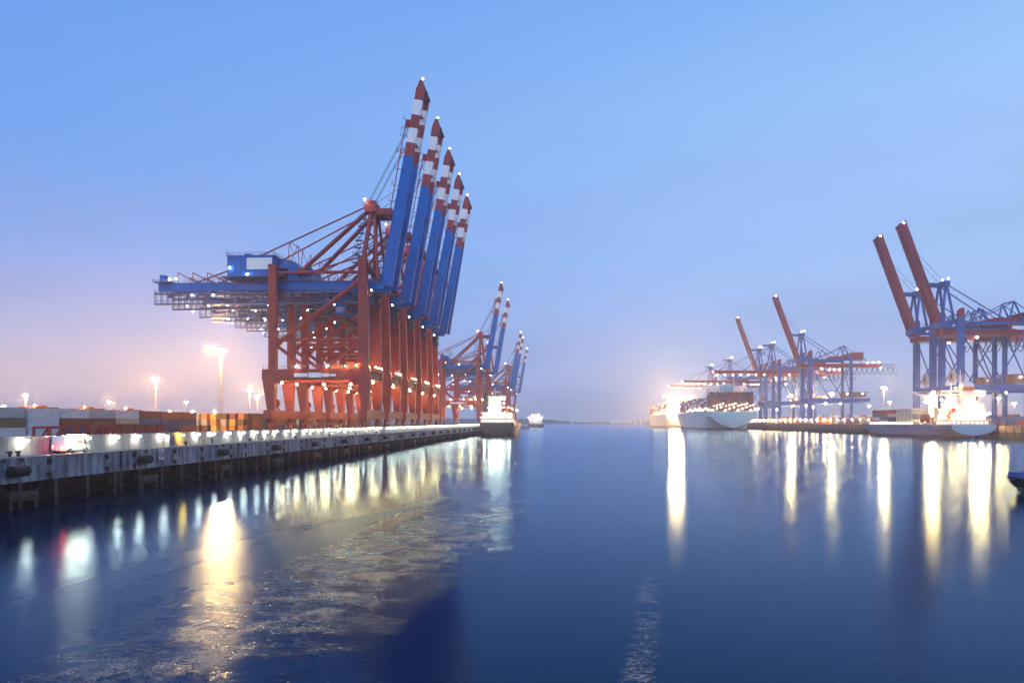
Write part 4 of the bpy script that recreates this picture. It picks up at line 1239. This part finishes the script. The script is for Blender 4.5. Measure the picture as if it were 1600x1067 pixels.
    for i, (y, c, z) in enumerate(((27.3, 'brown', 9.62), (27.3, 'rust', 12.23), (40.2, 'grey', 12.0))):
        container(c, P(SS + y, TT + 12.4, z), -A, '%s container beside the deck crane of the feeder ship' % ['dark brown lower', 'rust red upper', 'grey'][i], 'containers on the feeder ship', False)
feeder_ship()

def box_pile(R, name, x0, x1, y0, y1, z0, heights, cols):
    """dense deck cargo: containers too small to pick apart"""
    mats = [CONT[c] for c in cols]
    mb = MB()
    nx = int((x1 - x0) / 2.52); ny = max(1, int((y1 - y0) / 12.6))
    for i in range(nx):
        for j in range(ny):
            h = random.choice(heights)
            for k in range(h):
                mb.box(x0 + i * 2.52, x0 + i * 2.52 + 2.44, y0 + j * 12.6, y0 + j * 12.6 + 12.19, z0 + k * 2.62, z0 + k * 2.62 + 2.59, random.randrange(len(mats)))
    o = mb.build(name, mats, R)
    tag(o, kind='stuff')
    return o
def big_ship(s, t, matname, label, glow):
    R = empty('container_ship', P(s, t, 0), -A)
    tag(R, label, 'ship', 'big container ships')
    L = 300
    hull(L, 57, 23, 22, .22, 2.5, None).build('hull', [M[matname], M['boot'], M['deck'], M[matname]], R)
    box_pile(R, 'deck_cargo', -27, 27, 4, 30, 24, [8, 8, 9, 9], ['maroon', 'maroon', 'brown', 'navy', 'maroon', 'brown'])
    box_pile(R, 'deck_cargo', -27, 27, 62, 250, 24, [5, 6, 7], ['brown', 'blue', 'rust', 'navy', 'grey', 'white', 'red'])
    decks(R, [(-22, 22, 40, 56, 23 + i * 3, 26 + i * 3) for i in range(10)], M['white'], False)
    mb = MB(); mb.box(-28, 28, 44, 52, 53, 57); mb.build('bridge', M['white'], R)
    mb = MB(); mb.box(-8, 8, 33, 38.5, 23, 58); mb.build('funnel', M[matname], R)
    pts = []
    for i in range(11): pts.append((-26 + i * 5.2, -1.2, 24.6 + (i % 3) * 2.0))
    lamps(R, pts, M['l_deck'], .55, 'deck_lamp')
    lamps(R, [(-29.2, 8 + i * 18, 25.4 + (i % 2) * 2) for i in range(9)], M['l_deck'], .65, 'deck_lamp')
    lamps(R, [(-24 + i * 3.7, -.6, 30 + (i * 5) % 4) for i in range(14)], M['l_deck'], .28, 'deck_lamp')
    if glow:
        lamps(R, [(-22 + i * 2.6, -2, 27 + (i * 7) % 26) for i in range(9)], M['l_glare'], 1.2)
    return R
big_ship(925, -222, 'hull_pale', 'pale blue container ship stern piled high with brown containers', False)
big_ship(1262, -219, 'hull_cream', 'cream hulled container ship flooded with glaring deck lights', True)

def coaster(s, t, label, sc=1.0):
    R = empty('cargo_ship', P(s, t, 0), -A)
    tag(R, label, 'ship')
    hull(125, 26, 9.4, 12, .08, 1.4, None).build('hull', [M['hull_green'], M['boot'], M['deck'], M['hull_green']], R)
    W = M['white']
    decks(R, [(-12, 11.5, 3, 24, 9.4, 13), (-11, 10.5, 5, 22, 13, 16.6)], W)
    decks(R, [(-6.5, 2.5, 5, 17, 16.6, 20), (-6, 2, 6, 16, 20, 23.2), (-6, 2, 6, 15, 23.2, 26.2)], W)
    mb = MB(); mb.box(-8.5, 6.0, 8, 14, 26.4, 29); mb.box(-8.9, 6.4, 7.6, 14.4, 29, 29.3); mb.build('bridge', W, R)
    mb = MB(); mb.box(-10.8, -7.2, 7, 12, 16.6, 31.5); mb.box(-10.6, -7.4, 7.3, 11.7, 31.5, 32.4); mb.build('funnel', M['dark'], R)
    mb = MB(); mb.tube((6.6, 10, 18.0), (6.6, 17, 18.0), 1.25, 10); mb.box(3.6, 11.4, 6, 18, 16.7, 17.0); mb.build('lifeboat', M['orange'], R)
    mb = MB(); mb.tube((-2, 10, 29.3), (-2, 10, 36), .3, 6); mb.beam((-4, 10, 33), (0, 10, 33), .2, .2); mb.tube((2, 10, 29.3), (2, 10, 34), .2, 6); mb.build('mast', W, R)
    mb = MB()
    for y in (34, 60, 86): mb.box(-10.5, 10.5, y, y + 22, 9.4, 12.0)
    mb.build('hatch_cover', M['hull_green'], R)
    mb = MB(); mb.beam((11, 20, 9.4), (13.4, 20, 24), .5, .5); mb.beam((11, 24, 9.4), (13.4, 24, 24), .5, .5); mb.beam((13.4, 20, 24), (13.4, 24, 24), .4, .4); mb.build('gangway_frame', W, R)
    mb = MB(); mb.rail([(-12.5, .6, 9.4), (12.5, .6, 9.4)], 1.1, 1.6, .07); mb.build('stern_rail', W, R)
    lamps(R, [(-9, 1.6, 14), (-3, 1.2, 15), (3, 1.2, 14), (9, 1.5, 15), (-5.4, 3.2, 21), (2.0, 3.4, 22), (-5, 3.4, 25.4), (1.5, 3.4, 26), (5, 6, 24), (-1.5, 3, 18.5)], M['l_shipc'], .5)
    return R
coaster(537, 43.5, 'dark green cargo ship with floodlit white superstructure moored by the red cranes')

def far_ship():
    R = empty('cargo_ship', P(1350, 37, 0), -A)
    tag(R, 'distant ship bathed in white deck lights at the end of the quay', 'ship')
    hull(110, 28, 6.5, 10, .15, 1.2, None).build('hull', [M['hull_green'], M['boot'], M['deck'], M['hull_blue']], R)
    decks(R, [(-12, 12, 4, 20, 6.5, 11), (-11, 11, 5, 19, 11, 16), (-9, 9, 6, 18, 16, 21), (-7, 7, 7, 17, 21, 25)], M['white'], False)
    mb = MB(); mb.tube((0, 10, 25), (0, 10, 33), .4, 6); mb.build('mast', M['white'], R)
    lamps(R, [(-10, 1.5, 14), (0, 1.5, 12), (9, 1.5, 15), (-7, 3, 22), (6, 3, 23), (-13, 8, 18), (12.5, 8, 19), (0, 2, 19)], M['l_far'], .7)
far_ship()
# pontoon beside the far quay
mb = MB(); mb.box(-9, 9, 0, 30, 0, 2.2); mb.box(-8.6, 8.6, .4, 29.6, 2.2, 3.6)
o = mb.build('pontoon', M['grey'], loc=P(1010, 44, -.2), rz=-A)
tag(o, 'low grey pontoon afloat beyond the green cargo ship', 'pontoon')

# launch at the picture's edge
def launch():
    R = empty('work_boat', (70.9, 103.5, 0), 0)
    tag(R, 'blue and black work boat with flared bow reaching over the water', 'boat')
    mb = MB()
    # local +x runs aft; bow at x = 0; flared bow with a knuckle
    def ring(x, wd, zt, zk, zb, wk, wb):
        return [(x, -wd, zt), (x - .0, -wk, zk), (x, -wb, zb), (x, wb, zb), (x, wk, zk), (x, wd, zt)]
    R0 = [ring(0.18, .9, 2.9, 2.05, 1.8, .95, .35), ring(.55, 1.3, 2.95, 1.95, 1.1, 1.3, .7), ring(1.4, 1.8, 2.9, 1.7, .6, 1.8, 1.0), ring(3.2, 2.2, 2.75, 1.5, -.4, 2.2, 1.5), ring(13, 2.3, 2.5, 1.4, -.6, 2.3, 1.8)]
    for r in R0: mb.v += r
    for i in range(len(R0) - 1):
        for k in range(5):
            a = i * 6 + k
            mb.f.append((a, a + 1, a + 7, a + 6)); mb.m.append(0 if k in (0, 4) else 1)
        a = i * 6; mb.f.append((a + 5, a, a + 6, a + 11)); mb.m.append(2)
    mb.f.append((5, 4, 3, 2, 1, 0)); mb.m.append(0)
    e = (len(R0) - 1) * 6; mb.f.append(tuple(e + k for k in range(6))); mb.m.append(1)
    mb.build('hull', [M['hblue'], M['rubber'], M['grey']], R)
    mb = MB()
    pts = [(13, -2.42, 1.46), (3.2, -2.32, 1.56), (1.4, -1.92, 1.76), (.5, -1.4, 2.0), (.1, -.9, 2.1), (.1, .9, 2.1)]
    mb.path(pts, .13, 8); mb.build('rub_rail', M['rubber'], R)
    mb = MB(); mb.rail([(.5, -1.1, 2.92), (1.5, -1.6, 2.9), (4, -2.0, 2.75)], .6, .8, .025); mb.box(.9, 1.3, -.3, .3, 2.9, 3.25); mb.tube((1.1, -.7, 2.9), (1.1, -.7, 3.2), .14, 8); mb.build('bow_rail', M['grey'], R)
    mb = MB(); mb.box(4.5, 9, -1.5, 1.5, 2.7, 5.0); mb.box(4.3, 9.2, -1.7, 1.7, 5.0, 5.15); mb.build('wheelhouse', M['white'], R)
    mb = MB(); mb.box(.9, 1.9, -.6, .0, .15, .75); mb.tube((1.4, -.3, .4), (1.4, -.3, 1.0), .12, 8); mb.build('tow_hook', M['dark'], R)
launch()

# ------------------------------------------------------------------ opposite quay
def make_right_quay():
    R = empty('quay_wall', P(0, -267.6, 0), -A)
    tag(R, 'far stone quay wall with dark wet foot behind the feeder ship', 'quay wall')
    mb = MB()
    mb.box(.02, 4, 300, 2200, 3.6, HR - .01); mb.build('upper_wall', M['stone'], R)
    mb = MB(); mb.box(.4, 4, 300, 2200, -1.5, 3.6); mb.build('wet_foot', M['pile'], R)
    mb = MB(); mb.box(-.25, .0, 0, .5, 1.2, HR - .4); pm = mb.mesh('timber_fender', M['rubber'])
    for i in range(150):
        o = D.objects.new('timber_fender', pm); o.location = (0, 330 + i * 7.5, 0); link(o, R)
make_right_quay()
def bank_piles():
    pass
# lit container yard behind the opposite quay: far-off mass
mats = [CONT[c] for c in ('brown', 'rust', 'beige', 'orange', 'white', 'blue', 'grey', 'red')]
mb = MB()
for (t, s0, s1) in ((-335, 420, 1180), (-360, 460, 1240), (-420, 480, 1320)):
    s = s0
    while s < s1:
        for k in range(random.choice((2, 3, 3, 4))):
            p = P(s, t, 0)
            # built in the quay's frame
            x, y = -t, s
            mb.box(x, x + 2.44, y, y + 12.19, HR + .01 + k * 2.6, HR + k * 2.6 + 2.58, random.randrange(len(mats)))
        s += 12.5 if random.random() < .9 else 28
o = mb.build('container_yard', mats, rz=-A)
tag(o, kind='stuff')
# a few single containers at the near end of that quay
for i, (s, c) in enumerate(((432, 'orange'), (446, 'rust'), (460, 'orange'))):
    container(c, P(s, -299, HR + .006), -A, '%s container on the opposite quay behind the ship stern, %s of three' % (c, ordn(i + 1)), 'containers on the opposite quay', False)

# light masts of the opposite terminal
for i, (px, py, kd) in enumerate(((1381, 606, 'mid'), (1358, 634, 'small'), (1390, 628, 'small'), (1330, 622, 'small'), (1236, 618, 'mid'), (1215, 640, 'small'), (1300, 615, 'mid'), (1421, 640, 'small'), (1560, 622, 'mid'), (1585, 630, 'mid'), (1270, 636, 'small'))):
    o0, h = proto[kd]
    Y = (HR + h - HC) * F_PX / (659 - py)
    Y = max(Y, (300 + 14 * (i % 4)) / ((px - 800) / F_PX * CA - SA))
    if kd == 'mid': o0 = mastr
    o = o0 if (kd == 'mid' and i == 0) else copy_tree(o0)
    sc_ = (HC + (659 - py) * Y / F_PX - HR) / h
    o.scale = (sc_, sc_, sc_)
    o.location = ((px - 800) / F_PX * Y, Y, HR + .004)
    tag(o, 'warm light mast over the opposite terminal, %s of its masts' % ordn(i + 1), 'light mast', 'light masts in the far terminal')
# low lamp posts in the lane before the container ends
lp_ = MB(); lp_.tube((0, 0, 0), (0, 0, 8.6), .12, 8, 1); lp_.beam((0, 0, 8.5), (0, .8, 8.7), .1, .1, 1); lp_.octa((0, .8, 8.3), .5, 0)
lpm = lp_.mesh('lane_lamp', [M['l_warm'], M['pole']])
for i, (s, t) in enumerate(((290, 158.5), (290, 149), (290, 139.5))):
    o = D.objects.new('lane_lamp', lpm); o.location = P(s, t, HQ + .004); o.rotation_euler = (0, 0, -A); link(o)
    tag(o, 'slim warm lamp post in the lane before the end-on containers, %s from the long row' % ordn(i + 1), 'lamp post', 'lamp posts in the container lane')
# small lamps along the opposite quay edge
lm_ = MB(); lm_.tube((0, 0, 0), (0, 0, 4.4), .1, 6, 1); lm_.octa((-.5, 0, 4.3), .42, 0); lm_.beam((0, 0, 4.4), (-.6, 0, 4.75), .1, .1, 1)
qm = lm_.mesh('quay_lamp', [M['l_yard'], M['pole']])
for i in range(26):
    s = 590 + i * 17.5
    o = D.objects.new('quay_lamp', qm); o.location = P(s, -268.8, HR + .004); o.rotation_euler = (0, 0, -A); link(o)
    tag(o, 'small warm lamp on the far stone quay, %s away from the feeder bow' % ordn(i + 1), 'lamp', 'lamps along the far quay edge')
# shore lights and light tower across the water
sm = MB(); sm.tube((0, 0, 0), (0, 0, 8), .5, 6, 1); sm.octa((0, 0, 9), 1.7, 0)
sme = sm.mesh('shore_lamp', [M['l_shore'], M['pole']])
for i, px in enumerate((894, 915, 958, 967, 977, 984, 992, 1001, 1019, 1022)):
    Y = 3500
    o = D.objects.new('shore_lamp', sme); o.location = ((px - 800) / F_PX * Y, Y, 0); link(o)
    if px == 915: o.scale = (1, 1, 1.3)
    tag(o, 'tiny lamp on the wooded far shore, %s counting away from the red cranes' % ordn(i + 1), 'lamp', 'lamps on the far shore')
Y = 2700
R = empty('light_tower', ((930.5 - 800) / F_PX * Y, Y, 0))
tag(R, 'thin white light tower standing in the water before the far shore', 'light tower')
mb = MB(); mb.tube((0, 0, 0), (0, 0, 24), 1.6, 10, r2=1.1); mb.build('shaft', M['white'], R)
mb = MB(); mb.tube((0, 0, 24), (0, 0, 28), 2.0, 10); mb.tube((0, 0, 28), (0, 0, 33), .4, 6); mb.build('lantern', M['white'], R)
mb = MB(); mb.box(-1.7, 1.7, -1.7, 1.7, 9, 13); mb.build('band', M['hred'], R)

# ------------------------------------------------------------------ haze
mz = D.materials.new('haze_air'); mz.use_nodes = True
t = mz.node_tree; t.nodes.clear()
pv = N(t, 'ShaderNodeVolumePrincipled')
pv.inputs['Color'].default_value = (.93, .94, 1.0, 1)
pv.inputs['Density'].default_value = .00025
pv.inputs['Anisotropy'].default_value = .70
ou = N(t, 'ShaderNodeOutputMaterial')
t.links.new(pv.outputs[0], ou.inputs['Volume'])
mb = MB(); mb.box(-6000, 6000, -400, 6000, -2.6, 156)
o = mb.build('haze', mz)
tag(o, kind='stuff')
